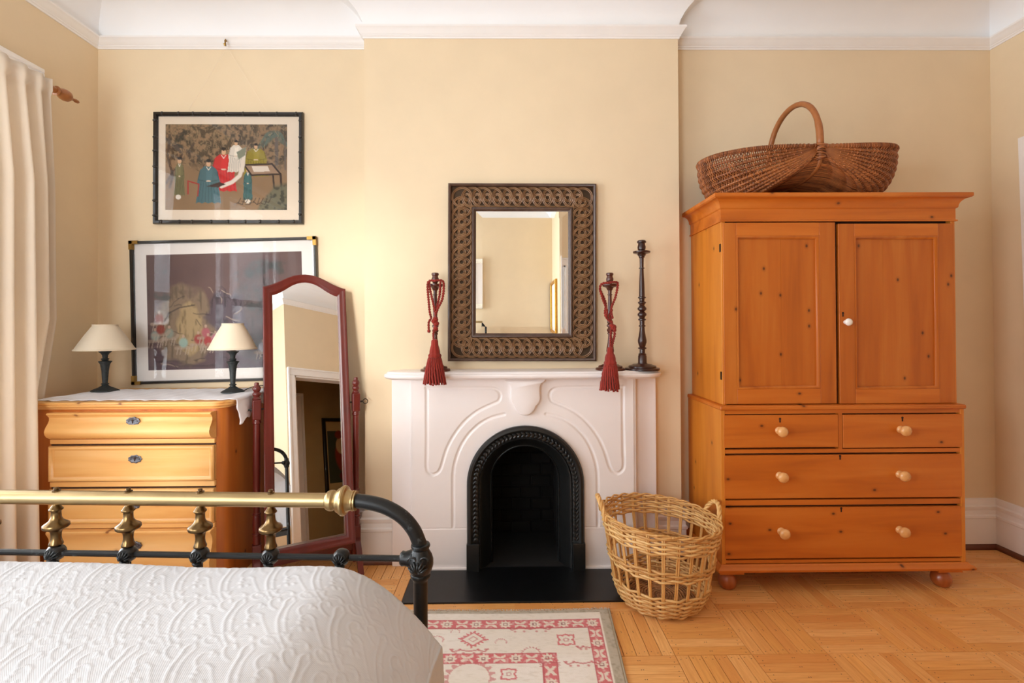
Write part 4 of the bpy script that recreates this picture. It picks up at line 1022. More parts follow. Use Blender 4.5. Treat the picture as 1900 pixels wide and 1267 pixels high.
# ------------------------------------------------------------------ painter for the flat printed pictures
class Canvas:
    def __init__(s, w_, h_, W0, H0, bg):
        s.x, s.y = np.meshgrid((np.arange(w_)) / (w_ - 1) * W0, (np.arange(h_)) / (h_ - 1) * H0, indexing='ij')
        s.c = np.ones((w_, h_, 3)) * np.array(lin(*bg)[:3]); s.r = np.random.RandomState(5)
    def noise(s, sx, sy, seed=0, oct=3):
        r = np.random.RandomState(seed); out = 0; amp = 1
        for o in range(oct):
            G = r.rand(64, 64); u = s.x / sx * 2 ** o; v_ = s.y / sy * 2 ** o
            i, j = np.floor(u).astype(int), np.floor(v_).astype(int); f, g_ = u - i, v_ - j; f = f * f * (3 - 2 * f); g_ = g_ * g_ * (3 - 2 * g_)
            q_ = lambda a, b__: G[a % 64, b__ % 64]
            out = out + amp * ((q_(i, j) * (1 - f) + q_(i + 1, j) * f) * (1 - g_) + (q_(i, j + 1) * (1 - f) + q_(i + 1, j + 1) * f) * g_); amp *= .5
        return out / (2 - 2 ** (1 - oct))
    def put(s, m_, col, a=1.):
        m_ = np.clip(m_, 0, 1)[..., None] * a; s.c = s.c * (1 - m_) + np.array(lin(*col)[:3]) * m_; return s
    def poly(s, P_, col, a=1.):
        ins = np.zeros(s.x.shape, bool); n_ = len(P_)
        for i in range(n_):
            (x1, y1), (x2, y2) = P_[i], P_[(i + 1) % n_]
            if y1 == y2: continue
            c_ = ((y1 > s.y) != (y2 > s.y)) & (s.x < (x2 - x1) * (s.y - y1) / (y2 - y1) + x1); ins ^= c_
        return s.put(ins.astype(float), col, a)
    def ell(s, x, y, rx, ry, col, a=1., soft=.15):
        d_ = np.hypot((s.x - x) / rx, (s.y - y) / ry); return s.put((1 - d_) / soft + .5, col, a)
    def line(s, P_, wd, col, a=1.):
        dd = np.full(s.x.shape, 1e9)
        for (x1, y1), (x2, y2) in zip(P_[:-1], P_[1:]):
            dx, dy = x2 - x1, y2 - y1; t_ = np.clip(((s.x - x1) * dx + (s.y - y1) * dy) / max(dx * dx + dy * dy, 1e-9), 0, 1)
            dd = np.minimum(dd, np.hypot(s.x - x1 - t_ * dx, s.y - y1 - t_ * dy))
        return s.put((wd - dd) / max(wd * .35, 1e-6) + .5, col, a)
def print_sheet(name, cv_, x0, x1, z0, z1, y, parent, mat='print'):
    w_, h_ = cv_.c.shape[:2]; A_ = np.zeros((w_, h_, 3))
    A_[..., 0] = np.linspace(x0, x1, w_)[:, None]; A_[..., 1] = y; A_[..., 2] = np.linspace(z1, z0, h_)[None, :]
    o = MB().grid(A_).build(name, M[mat], parent, world=False, sharp=0); paint(o, cv_.c); return o
M['print'] = vcol('printed_paper', .7)

# upper picture: a garden gathering in robes (generic), black bamboo-style frame
PY = YB - .004
pcx = W(422.5, 311, PY - .02)
u1 = thing('framed_print', 'framed print of robed figures in a garden, black bamboo frame, upper of the two pictures', 'picture', (pcx[0], PY, pcx[2]), 0)
u1.rotation_euler = (0, math.radians(.15), 0)
hw_, hh_ = (XX(561.5, 311, PY - .02) - XX(283.5, 311, PY - .02)) / 2, (ZZ(422, 207, PY - .02) - ZZ(422, 415, PY - .02)) / 2
def picture_frame(par, hw_, hh_, wd, mat, dep=.022, knots=False, lip=None):
    pr = [(0, 0), (0, -dep * .7), (wd * .2, -dep), (wd * .75, -dep), (wd, -dep * .7), (wd, 0)]
    o = MB().rings(rect_ring(hw_, hh_, pr), closed=True, caps=False).build('frame', mat, par, world=False, sharp=50)
    if knots:
        b = MB()
        for sx_ in (-1, 1):
            for k in range(7):
                zz_ = -hh_ + 2 * hh_ * (k + .5) / 7 + random.uniform(-.01, .01); xx_ = sx_ * (hw_ - wd / 2)
                b.tube([(xx_, -dep * .75, zz_ - .008), (xx_, -dep * .75, zz_ - .003), (xx_, -dep * .75, zz_ + .003), (xx_, -dep * .75, zz_ + .008)], [wd * .3, wd * .54, wd * .54, wd * .3], 10)
            for k in range(9):
                xx_ = -hw_ + 2 * hw_ * (k + .5) / 9 + random.uniform(-.012, .012); zz_ = sx_ * (hh_ - wd / 2)
                b.tube([(xx_ - .008, -dep * .75, zz_), (xx_ - .003, -dep * .75, zz_), (xx_ + .003, -dep * .75, zz_), (xx_ + .008, -dep * .75, zz_)], [wd * .3, wd * .54, wd * .54, wd * .3], 10)
        b.build('bamboo_knots', mat, o, world=False, sharp=0)
    if lip: MB().rings(rect_ring(hw_ - wd, hh_ - wd, [(0, -.004), (0, -dep * .6), (.004, -dep * .6), (.004, -.004)]), closed=True, caps=False).build('gold_slip', lip, o, world=False, smooth=False)
    return o
picture_frame(u1, hw_, hh_, .023, M['blackframe'], .024, True)
MB().box(-hw_ + .02, hw_ - .02, -.006, -.001, -hh_ + .02, hh_ - .02).build('mount', M['mat'], u1, world=False, smooth=False)
cv_ = Canvas(232, 164, 226, 160, (148, 118, 88))
n1 = cv_.noise(60, 40, 1); n2 = cv_.noise(7, 7, 2); n3 = cv_.noise(3, 9, 3)
cv_.put((n1 - .3) * 1.2, (122, 96, 68), .7)
top = np.clip((84 - cv_.y + 26 * (n1 - .5)) / 18, 0, 1)
cv_.put(top * np.clip((n2 - .36) * 5, 0, 1), (54, 50, 40), .82).put(top * np.clip((n3 - .55) * 6, 0, 1), (146, 122, 92), .75)
cv_.put(np.clip((26 - np.hypot(cv_.x - 26, (cv_.y - 26) * 1.1)) / 12, 0, 1) * np.clip((n2 - .3) * 4, 0, 1), (38, 40, 36), .85)
for k in range(46):                                            # drooping palm-like crown at the right
    a = -.3 - PI * .9 * (k / 45.); L_ = 30 + 8 * math.sin(k * 3.1)
    cv_.line([(203, 24), (203 + .5 * L_ * math.cos(a), 24 + .35 * L_ * math.sin(a)), (203 + L_ * math.cos(a), 30 + .75 * L_ * (abs(math.cos(a)) - .2))], .7, (92, 106, 96), .7)
cv_.line([(206, 26), (207, 74)], 3.2, (104, 92, 84)); cv_.line([(222, 30), (223, 84)], 1.8, (104, 92, 84), .8)
for P_ in ([(8, 20), (4, 60), (14, 96), (8, 118)], [(20, 40), (30, 56), (26, 70)], [(52, 36), (44, 52), (46, 66), (52, 70)], [(2, 110), (16, 84)]): cv_.line(P_, 2.4, (76, 62, 52), .85)
rs_ = np.random.RandomState(9)
for k in range(420):                                           # fine twigs and leaves of the thicket
    x, y = rs_.rand() * 226, rs_.rand() ** 1.3 * 84; a = rs_.rand() * 6.28; L_ = 3 + rs_.rand() * 6
    cv_.line([(x, y), (x + L_ * math.cos(a), y + L_ * math.sin(a))], .45, ((44, 42, 34), (164, 138, 104), (92, 84, 62))[k % 3], .7)
def figure(x, y, h, wd, robe, face=(212, 168, 130), hat=(30, 26, 26), seat=False):
    dk = tuple(int(c * .72) for c in robe); lt = tuple(min(255, int(c * 1.12 + 6)) for c in robe)
    hem = [(x + wd * (.62 - 1.24 * k / 8), y + h * (1 - .03 * (k % 2))) for k in range(9)]
    cv_.poly([(x - wd * .2, y + h * .15), (x + wd * .2, y + h * .15), (x + wd * .42, y + h * .24), (x + wd * .56, y + h * .5), (x + wd * .5, y + h * .62)] + hem + [(x - wd * .5, y + h * .62), (x - wd * .56, y + h * .5), (x - wd * .42, y + h * .24)], robe)
    cv_.poly([(x - wd * .1, y + h * .2), (x + wd * .2, y + h * .22), (x + wd * .1, y + h * .6), (x - wd * .12, y + h * .55)], lt, .5)
    for k in range(7): cv_.line([(x + wd * (-.36 + .12 * k), y + h * (.5 + .02 * (k % 3))), (x + wd * (-.5 + .17 * k), y + h * .97)], .45, dk, .8)
    for s2 in (-1, 1): cv_.line([(x + s2 * wd * .42, y + h * .26), (x + s2 * wd * .5, y + h * .46), (x + s2 * wd * .12, y + h * .5)], .6, dk, .9)
    cv_.line([(x - wd * .1, y + h * .17), (x, y + h * .24), (x + wd * .1, y + h * .17)], .7, (226, 214, 198), .9)
    cv_.ell(x, y + h * .095, h * .05, h * .068, face); cv_.ell(x, y + h * .025, h * .052, h * .04, hat); cv_.line([(x + h * .04, y + h * .05), (x + h * .11, y + h * .035)], .6, hat)
    cv_.ell(x, y + h * .49, wd * .12, h * .018, (222, 196, 170), .9)
figure(26, 62, 72, 17, (118, 112, 78)); cv_.ell(24, 136, 5, 4.5, (232, 222, 208))
figure(108, 44, 82, 40, (198, 44, 44)); figure(131, 30, 60, 26, (224, 212, 196)); figure(168, 36, 62, 38, (146, 130, 46))
figure(80, 66, 82, 38, (72, 106, 112)); figure(153, 80, 62, 15, (62, 102, 100), hat=(44, 34, 30)); cv_.ell(153, 144, 5, 4, (226, 214, 198))
cv_.line([(42, 106), (62, 112), (60, 134)], 1.2, (164, 52, 48)); cv_.line([(42, 106), (42, 130)], 1.2, (164, 52, 48))
cv_.poly([(146, 76), (198, 74), (212, 92), (160, 94)], (160, 130, 106)); cv_.line([(146, 76), (198, 74), (214, 93), (160, 95), (146, 76)], 1.6, (54, 40, 36)); cv_.line([(214, 93), (216, 122)], 2, (54, 40, 36)); cv_.line([(200, 96), (202, 118)], 1.6, (54, 40, 36))
cv_.poly([(160, 78), (190, 78), (194, 88), (164, 89)], (224, 208, 192))
arc = [(148 + 4 * math.cos(a) - 22 * (1 - math.cos(a)), 52 + 60 * math.sin(a) * 1.06) for a in np.linspace(-.1, 1.35, 14)]
cv_.line([(146, 48), (144, 76), (138, 96), (124, 108), (104, 116)], 3.6, (228, 214, 198)); cv_.poly([(76, 116), (100, 108), (112, 112), (98, 118)], (62, 42, 38)); cv_.poly([(132, 52), (150, 42), (148, 58), (136, 66)], (132, 136, 118))
rk = np.clip((cv_.x - 176 - 18 * (n1 - .5) - .5 * (150 - cv_.y)) / 6, 0, 1) * np.clip((cv_.y - 108 - 20 * (n1 - .5)) / 6, 0, 1)
cv_.put(rk, (104, 104, 84), .85).put(rk * np.clip((n2 - .5) * 6, 0, 1), (54, 56, 48), .85)
for k in range(9): cv_.line([(128 + 7 * k, 150 - 3 * (k % 3)), (136 + 7 * k, 146 + 4 * (k % 2)), (140 + 7 * k, 138)], .8, (62, 52, 44), .8)
px0, px1, pz1, pz0 = XX(308.5, 311, PY) - pcx[0], XX(533.5, 311, PY) - pcx[0], ZZ(422, 231.5, PY) - pcx[2], ZZ(422, 390, PY) - pcx[2]
print_sheet('print', cv_, px0, px1, pz0, pz1, -.0068, u1)
MB().box(-hw_ + .02, hw_ - .02, -.012, -.0105, -hh_ + .02, hh_ - .02).build('glass', M['picglass'], u1, world=False, smooth=False)
hk = W(419.5, 80, YB - .04)
for xx_ in (346, 497):
    p_ = W(xx_, 207, PY - .006)
    MB().tube([(hk[0] - pcx[0], -.03, hk[2] - .02 - pcx[2]), (p_[0] - pcx[0], -.006, hh_ - .004)], .0006, 4).build('hanging_wire', M['mat'], u1, world=False)
hko = MB().tube([(hk[0], YB - .036, hk[2] + .012), (hk[0], YB - .045, hk[2] + .017), (hk[0], YB - .05, hk[2] + .01), (hk[0], YB - .048, hk[2] - .006), (hk[0] + .003, YB - .05, hk[2] - .02), (hk[0] + .004, YB - .06, hk[2] - .025), (hk[0] + .003, YB - .064, hk[2] - .014)], .0042, 6).build('picture_hook', M['brass_gold'])
tag(hko, 'small brass picture hook on the white cornice above the upper print', 'hook')

# lower picture: large landscape print hung slightly askew, brass corners
lc = (np.array(W(241.5, 447.5, PY - .02)) + np.array(W(584, 440, PY - .02)) + np.array(W(248, 711.5, PY - .02)) + np.array(W(590.5, 704.5, PY - .02))) / 4
l1 = thing('framed_print', 'large landscape print with brass frame corners, lower picture partly behind the standing mirror', 'picture', (lc[0], PY, lc[2]), 0)
l1.rotation_euler = (0, -math.radians(1.25), 0)
sc = (PY - .02) / FPX
hw_, hh_ = 342.5 * sc / 2, 264.5 * sc / 2
lf = picture_frame(l1, hw_, hh_, .017, M['blackframe'], .026)
for sx_ in (-1, 1):
    for sz_ in (-1, 1):
        b = MB()
        b.box(min(sx_ * (hw_ + .001), sx_ * (hw_ - .05)), max(sx_ * (hw_ + .001), sx_ * (hw_ - .05)), -.0275, -.004, min(sz_ * (hh_ + .001), sz_ * (hh_ - .018)), max(sz_ * (hh_ + .001), sz_ * (hh_ - .018)))
        b.box(min(sx_ * (hw_ + .001), sx_ * (hw_ - .018)), max(sx_ * (hw_ + .001), sx_ * (hw_ - .018)), -.0275, -.004, min(sz_ * (hh_ + .001), sz_ * (hh_ - .05)), max(sz_ * (hh_ + .001), sz_ * (hh_ - .05)))
        b.build('brass_corner', M['brass_gold'], l1, world=False, smooth=False)
MB().box(-hw_ + .015, hw_ - .015, -.006, -.001, -hh_ + .015, hh_ - .015).build('mount', M['mat_white'], l1, world=False, smooth=False)
cv_ = Canvas(290, 216, 290, 216, (92, 72, 72))
n1 = cv_.noise(70, 60, 11); n2 = cv_.noise(12, 9, 12); n3 = cv_.noise(30, 5, 13)
cv_.put((n1 - .35) * 2, (112, 88, 84), .7).put((cv_.y - 120) / 120, (84, 72, 88), .6)
def mound(x, y, rx, ry, col, seed):
    nn = cv_.noise(26, 20, seed); d_ = np.hypot((cv_.x - x) / rx, np.maximum(cv_.y - y, (cv_.y - y) * 1.6) / ry) + .5 * (nn - .5)
    cv_.put((1 - d_) * 6, col, .85); cv_.put(np.clip((1 - d_) * 6, 0, 1) * np.clip((cv_.noise(5, 16, seed + 1) - .55) * 5, 0, 1), tuple(int(c * .62) for c in col), .7)
mound(200, 140, 50, 120, (96, 84, 84), 21); mound(70, 150, 56, 100, (140, 120, 98), 23); mound(78, 150, 26, 66, (178, 152, 112), 25); mound(150, 120, 40, 50, (88, 76, 86), 27)
for cx2, cy2, r2 in ((215, 32, 34), (180, 44, 22), (245, 30, 24), (205, 95, 30), (225, 120, 30), (30, 28, 14), (195, 70, 18), (24, 76, 14), (40, 84, 16)):
    d_ = np.hypot(cv_.x - cx2, (cv_.y - cy2) * 1.6) / r2; cv_.put(np.clip((1 - d_) * 3, 0, 1) * np.clip((n2 - .38) * 5, 0, 1), (62, 66, 66), .8)
rs_ = np.random.RandomState(3)
for k in range(60):
    x, y = rs_.rand() * 290, 60 + rs_.rand() * 150; a = rs_.rand() * 1.2 - .2; L_ = 10 + rs_.rand() * 26; q_ = [(x, y)]
    for e in range(5): a += rs_.randn() * .35; q_.append((q_[-1][0] + L_ / 5 * math.cos(a), q_[-1][1] + L_ / 5 * math.sin(a)))
    cv_.line(q_, .6 + rs_.rand() * .5, (58, 48, 52) if k % 3 else (176, 156, 136), .55)
for P_ in ([(214, 34), (222, 70), (214, 110), (226, 160)], [(222, 60), (250, 90)], [(20, 150), (40, 110), (60, 100), (88, 96)]): cv_.line(P_, 1.4, (60, 52, 54), .7)
cv_.put(np.clip((cv_.y - 190 - 10 * (n1 - .5)) / 6, 0, 1) * np.clip((n3 - .5) * 5, 0, 1), (70, 60, 66), .7)
for x, y, c_ in ((14, 152, (150, 160, 150)), (40, 148, (136, 146, 134)), (66, 166, (150, 178, 168)), (94, 160, (158, 60, 62)), (108, 148, (176, 92, 104)), (112, 164, (170, 50, 58)), (126, 160, (186, 120, 138)), (22, 120, (140, 66, 52)), (24, 140, (140, 56, 46)), (226, 168, (216, 214, 222)), (214, 178, (200, 200, 210))):
    cv_.line([(x - 14, y + 10), (x + 12, y + 9), (x + 16, y + 4)], 3., (172, 150, 132), .6)
    for q_ in (-10, -4, 6, 11): cv_.line([(x + q_, y + 10), (x + q_ - 3, y + 22)], .9, (182, 164, 148), .65)
    cv_.ell(x, y, 8, 9, c_, .9, .5); cv_.ell(x, y - 12, 2.5, 3, (190, 160, 140), .8)
ix = 268 - 241.5; k = sc
px0, px1, pz1, pz0 = -hw_ + 27 * sc, hw_ - 29 * sc, hh_ - 26 * sc, -hh_ + 25 * sc
print_sheet('print', cv_, px0, px1, pz0, pz1, -.0068, l1)
MB().box(-hw_ + .014, hw_ - .014, -.0145, -.013, -hh_ + .014, hh_ - .014).build('glass', M['picglass2'], l1, world=False, smooth=False)

# pictures on the walls behind the camera, seen only in the mirrors
rp = thing('framed_print', 'gold framed picture on the side wall, seen in the mirror over the mantelpiece', 'picture', (XS - .002, -.86, 1.42), -PI / 2)
picture_frame(rp, .33, .46, .035, M['gold_frame'], .03)
MB().box(-.3, .3, -.006, -.001, -.43, .43).build('mount', M['mat_white'], rp, world=False, smooth=False)
wp = thing('carved_white_frame', 'white carved frame on the far wall, seen at the left edge of the mantel mirror', 'picture frame', (-.56, YR + .002, 1.88), PI)
picture_frame(wp, .24, .34, .06, M['oldwhite'], .05)
MB().box(-.2, .2, -.006, -.001, -.3, .3).build('mount', M['mat_white'], wp, world=False, smooth=False)
po = thing('poster', 'dark framed poster on the hall wall, seen through the doorway in the standing mirror', 'poster', (2.13, YR + .002, 1.22), PI)
picture_frame(po, .41, .54, .05, M['blackframe'], .03, False, M['gold_frame'])
cv_ = Canvas(80, 116, 80, 116, (206, 176, 122))
cv_.poly([(4, 16), (76, 16), (76, 100), (4, 100)], (70, 74, 56)); cv_.ell(44, 56, 20, 30, (158, 58, 34)); cv_.ell(52, 40, 10, 14, (214, 170, 120)); cv_.ell(34, 74, 12, 16, (206, 158, 104)); cv_.ell(44, 90, 14, 10, (120, 34, 26)); cv_.ell(56, 22, 7, 7, (150, 56, 30))
print_sheet('print', cv_, -.365, .365, -.49, .49, -.004, po)

# ------------------------------------------------------------------ curtain rod and curtains
XROD = -2.21
def atx(x, y, X): d_ = ray(x, y); return np.array([0, 0, HCAM]) + d_ * (X / d_[0])
ra = atx(81, 160, XROD); rbp = atx(148, 191, XROD); zrod = float((ra[2] + rbp[2]) / 2) + .005; ytip = float(rbp[1])
rod = thing('curtain_rod', 'turned wooden curtain rod with finial above the window', 'curtain rod', (XROD, ytip - .18, zrod))
MB().tube([(XROD, -1.2, zrod), (XROD, ytip - .135, zrod)], .0155, 14).build('pole', M['rodwood'], rod)
fy = ytip - .14
MB().lathe([(.0155, 0), (.021, .001), (.024, .006), (.021, .012), (.018, .018), (.022, .026), (.0275, .040), (.029, .055), (.0265, .07), (.018, .082), (.009, .088), (.0065, .096), (.007, .104), (.0095, .116), (.0085, .128), (.004, .135), (0, .136)], (XROD, fy, zrod), 18, axis=1).build('finial', M['rodwood'], rod, sharp=50)
for yy in (2.2, .3, -1.08):
    MB().box(XL, XL + .012, yy - .02, yy + .02, zrod - .06, zrod + .03).tube([(XL + .01, yy, zrod - .022), (XROD, yy, zrod - .022)], .009, 8).build('bracket', M['rodwood'], rod)
def curtain(name, Y1, Y0, label, squeeze, ph, crest):
    nz, ns_ = 90, 200; A_ = np.zeros((ns_, nz, 3)); ztop_ = zrod + .024
    for i in range(ns_):
        s_ = i / (ns_ - 1)
        for j in range(nz):
            v_ = j / (nz - 1); z = ztop_ - v_ * (ztop_ - .015); below = min(1, max(0, (zrod - z) / .5))
            y = Y1 + (Y0 - Y1) * s_ + (.055 * (1 - s_) ** 2 * v_ ** 1.2 if crest else 0)
            ph_ = 2 * PI * (s_ ** .9) * 4.6 + ph + .35 * math.sin(v_ * 3 + s_ * 5)
            amp = .022 + .034 * below
            x = XROD + .012 + amp * math.sin(ph_) + .010 * below * math.sin(2.2 * ph_ + 1.3)
            pin = math.exp(-((z - zrod) / .02) ** 2) if j > 2 else 1
            if z > zrod - .035: x = XROD + .0205 + .5 * amp * (1 + math.sin(ph_))
            y += .008 * math.cos(ph_) * below
            if squeeze and y > 2.27:          # slips between the chest of drawers and the wall
                f = min(1, (y - 2.27) / .05) * min(1, max(0, (1.35 - z) / .5)); x = x + (min(x, -2.262 + .024 * math.sin(ph_)) - x) * f
            if squeeze and y < 2.29: x += .035 * v_ * math.exp(-((y - 2.21) / .07) ** 2)
            A_[i, j] = (x, y, z)
    o = MB().grid(A_).build(name, M['curtain'], sharp=0)
    sm = o.modifiers.new('solid', 'SOLIDIFY'); sm.thickness = .003
    return tag(o, label, 'curtain', 'linen curtains on the rod')
curtain('curtain', 2.36, 1.98, 'beige linen curtain gathered beside the chest of drawers', True, 2.2, True)
curtain('curtain', .62, .2, 'beige linen curtain at the far end of the window, seen in the picture glass', False, .4, False)

# ------------------------------------------------------------------ standing mirror
CYAW, CT = 28.05, math.radians(12.0)
cm = thing('cheval_mirror', 'tall mahogany standing mirror with arched top and turned posts', 'mirror', (-1.028, 2.55, 0), math.radians(CYAW))
zp = .862; hwM, hhM = .207, .672
def topz(t_): 
    a = abs(t_)
    return float(np.interp(a, [0, .12, .25, .38, .5, .62, .74, .86, .94, 1.0], [1, .975, .9, .77, .6, .41, .24, .1, .03, 0.0])) * .075
def loop(o, y):
    h, L = hwM - o, []
    L += [(-h, y, -hhM + o), (h, y, -hhM + o)]
    for t_ in np.linspace(1, -1, 41): L.append((h * t_, y, hhM - o + topz(t_) + (0)))
    return L
TM = Matrix.Translation((0, 0, zp)) @ Matrix.Rotation(-CT, 4, 'X')
prf = [(0, .038), (0, -.010), (.004, -.014), (.010, -.0135), (.014, -.011), (.03, -.011), (.035, -.009), (.043, -.001), (.045, .0), (.045, .038)]
MB().rings([loop(o, y) for o, y in prf], closed=True, caps=False).xf(TM).build('mirror_frame', M['cherry'], cm, world=False, sharp=35)
MB().add(loop(.02, .036) , [tuple(range(43))]).add(loop(.02, .0385), [tuple(range(43))]).xf(TM).build('back_board', M['cherry'], cm, world=False, smooth=False)
gl = MB().add(loop(.044, .0), [tuple(range(43))])
GT = Matrix.Translation((0, 0, zp)) @ Matrix.Rotation(-CT + math.radians(1.3), 4, 'X')
gl.xf(GT @ Matrix.Translation((0, .013, 0))).build('mirror_glass', M['mirror'], cm, world=False, smooth=False)
pzv = .903
def post(sx_):
    x = sx_ * .238
    prof_ = [(.016, .235), (.0175, .27), (.0165, .283), (.021, .287), (.021, .294), (.0165, .298), (.0185, .31), (.0205, .34), (.0175, .376), (.0155, .383), (.0195, .386), (.0195, .392), (.015, .396), (.0145, .425), (.019, .429), (.019, .434), (.0145, .438), (.0165, .52), (.0175, .64), (.0162, .80), (.0155, .832), (.020, .836), (.020, .842), (.017, .846), (.017, .856)]
    o = MB().lathe(prof_, (x, 0, 0), 18).build('post', M['cherry'], cm, world=False, sharp=40)
    h = .0205
    MB().box(x - h, x + h, -h, h, .852, .952).build('pivot_block', M['cherry'], o, world=False, bevel=.007, seg=3)
    MB().box(x - h, x + h, -h, h, .05, .240).build('base_block', M['cherry'], o, world=False, bevel=.004)
    fn = [(.017, .95), (.0195, .956), (.0155, .961), (.0125, .966), (.0185, .974), (.020, .980), (.0155, .987), (.0125, .990), (.0175, .998), (.0195, 1.006), (.016, 1.016), (.0105, 1.022), (.0108, 1.030), (.0085, 1.036), (.0, 1.037)]
    MB().lathe(fn, (x, 0, 0), 18).build('finial', M['cherry'], o, world=False, sharp=50)
    for s2 in (-1, 1):
        pts = [(x, s2 * .012, .165), (x, s2 * .045, .15), (x, s2 * .08, .105), (x, s2 * .105, .06), (x, s2 * .125, .024)]
        R_ = []
        for i, p_ in enumerate(spline([np.array(q_) for q_ in pts], 5)):
            f = i / 20; hw2 = .014; th_ = .03 - .014 * f
            dz, dy_ = .8, s2 * .6
            R_.append([(x - hw2, p_[1] - dy_ * th_ * .6, p_[2] - dz * th_ * .6), (x + hw2, p_[1] - dy_ * th_ * .6, p_[2] - dz * th_ * .6), (x + hw2, p_[1] + dy_ * th_ * .6, p_[2] + dz * th_ * .6), (x - hw2, p_[1] + dy_ * th_ * .6, p_[2] + dz * th_ * .6)])
        MB().rings(R_).build('leg', M['cherry'], o, world=False, sharp=40)
    # screw knob with ring at the outside, pin to the frame at the inside
    k = MB().tube([(x + sx_ * .02, 0, pzv), (x + sx_ * .038, 0, pzv)], [.006, .004], 10)
    k.tube([(x + sx_ * .05 + .0125 * math.cos(a), .0 + .004 * math.sin(a), pzv + .0125 * math.sin(a)) for a in np.linspace(0, 2 * PI, 21)[:-1]], .002, 6, closed=True)
    k.tube([(x - sx_ * .018, 0, pzv), (x - sx_ * .04, 0, pzv)], .004, 8)
    k.build('pivot_screw', M['steel'], o, world=False)
post(-1); post(1)
MB().box(-.22, .22, -.01, .01, .115, .2).build('stretcher', M['cherry_x'], cm, world=False, bevel=.003)

# ------------------------------------------------------------------ brass and iron bed
BX, BY, BTH = -.172, .97, math.radians(-3.1)
bd = thing('bed', 'antique bed with brass top rail, brass spindles and black iron posts', 'bed', (BX, BY, 0), BTH)
c_, s_ = math.cos(BTH), math.sin(BTH)
def bl(px, py):                           # footboard plane -> local x, z
    d_ = ray(px, py); n_ = np.array([s_, -c_]); t_ = (n_ @ np.array([BX, BY])) / (n_ @ d_[:2]); p_ = np.array([0, 0, HCAM]) + d_ * t_
    return float((p_[0] - BX) * c_ + (p_[1] - BY) * s_), float(p_[2])
LW = -1.38                                # local x of the left post
zr_ = bl(400, 926)[1]; xcol0, xcol1 = bl(606, 931)[0], bl(661, 931)[0]
zl_ = bl(560, 1033)[1]; rr_ = .0142
MB().tube([(LW - xcol0, 0, zr_), (xcol0 + .004, 0, zr_)], rr_, 20).build('brass_rail', M['brass'], bd, world=False)
cpx = [(606, 14.5), (608, 17), (613, 19), (618, 19), (622, 16.5), (625, 18.5), (628, 22), (631, 23), (633, 25), (637, 27.5), (640, 27.5), (643, 25.5), (645, 21), (649, 18.5), (652, 18), (654, 17.5), (655, 18.8), (657, 18.8), (658, 17.2), (659, 18), (661.5, 18), (662, 14)]
zpost0 = bl(782, 1016)[1]
for sd in (0, 1):
    mx_ = (lambda x: x) if sd == 0 else (lambda x: LW - x)
    b = MB(); R_ = []
    for x_, r_ in cpx:
        lx = mx_(bl(x_, 931)[0]); r2 = r_ * 1.0 / FPX * .96
        R_.append([(lx, r2 * math.cos(a), zr_ + r2 * math.sin(a)) for a in np.linspace(0, 2 * PI, 25)[:-1]])
    b.rings(R_).build('brass_collar', M['brass'], bd, world=False, sharp=30)
    pts = [bl(*q_) for q_ in ((659, 931), (690, 935), (720, 944), (748, 961), (767, 983), (777, 1005), (781, 1020))]
    pts = [(xcol1 - .01, zr_)] + [(x_, z_ + (zr_ - pts[0][1]) * (1 - i / 6)) for i, (x_, z_) in enumerate(pts)] + [(0, zpost0 - .03)]
    sp = spline([np.array([mx_(x_), 0, z_]) for x_, z_ in pts], 6)
    MB().tube(sp, rr_ * .98, 16).build('corner_bend', M['iron_worn'], bd, world=False, sharp=0)
    xk = mx_(0.)
    kz_ = bl(780, 1040)[1]
    pr = [(.0145, kz_ + .034), (.018, kz_ + .033), (.019, kz_ + .029), (.0175, kz_ + .026), (.016, kz_ + .023), (.0175, kz_ + .020), (.022, kz_ + .012), (.025, kz_ + .002), (.025, kz_ - .008), (.022, kz_ - .018), (.0185, kz_ - .024), (.02, kz_ - .027), (.0195, kz_ - .031), (.015, kz_ - .036), (.0145, kz_ - .04)]
    kn = MB().lathe(pr, (xk, 0, 0), 20).build('cast_knuckle', M['iron_worn'], bd, world=False, sharp=50)
    o2 = MB()
    for k in range(7):                    # cast palmette on the knuckle
        a = PI / 2 + (k - 3) * .42; L_ = .017 if k % 2 else .02
        o2.tube([(xk, -.024, kz_ - .014), (xk + .5 * L_ * math.cos(a), -.0275, kz_ - .012 + .5 * L_ * math.sin(a)), (xk + L_ * math.cos(a), -.0235, kz_ - .010 + L_ * math.sin(a))], [.0015, .0032, .0012], 6)
    for s2 in (-1, 1): o2.tube([(xk + s2 * (.012 + .008 * math.cos(a)), -.0215, kz_ + .008 + .008 * math.sin(a)) for a in np.linspace(0, 5, 12)], .0018, 5)
    o2.build('palmette', M['iron'], kn, world=False, sharp=0)
    sg = -1 if sd == 0 else 1
    MB().tube([(xk + sg * .015, 0, zl_), (xk + sg * .03, 0, zl_), (xk + sg * .036, 0, zl_), (xk + sg * .04, 0, zl_)], [.019, .0135, .0145, .011], 12).build('knuckle_sleeve', M['iron_worn'], kn, world=False, sharp=50)
    MB().tube([(xk, 0, .03), (xk, 0, kz_ - .03)], rr_ * .98, 16).build('post', M['iron_worn'], bd, world=False)
    MB().lathe([(.02, 0), (.021, .012), (.016, .03), (.0145, .04)], (xk, 0, 0), 16).build('foot', M['iron_worn'], bd, world=False)
MB().tube([(LW, 0, zl_), (0, 0, zl_)], .0062, 10).build('iron_rail', M['iron_worn'], bd, world=False)
spx = [bl(x_, 1033)[0] for x_ in (104, 238, 371.5, 502.5, 634)]
dxs = (spx[0] - spx[3]) / 3
spall = spx + [spx[0] + dxs * k for k in (1, 2, 3, 4)]
H_ = zr_ - zl_
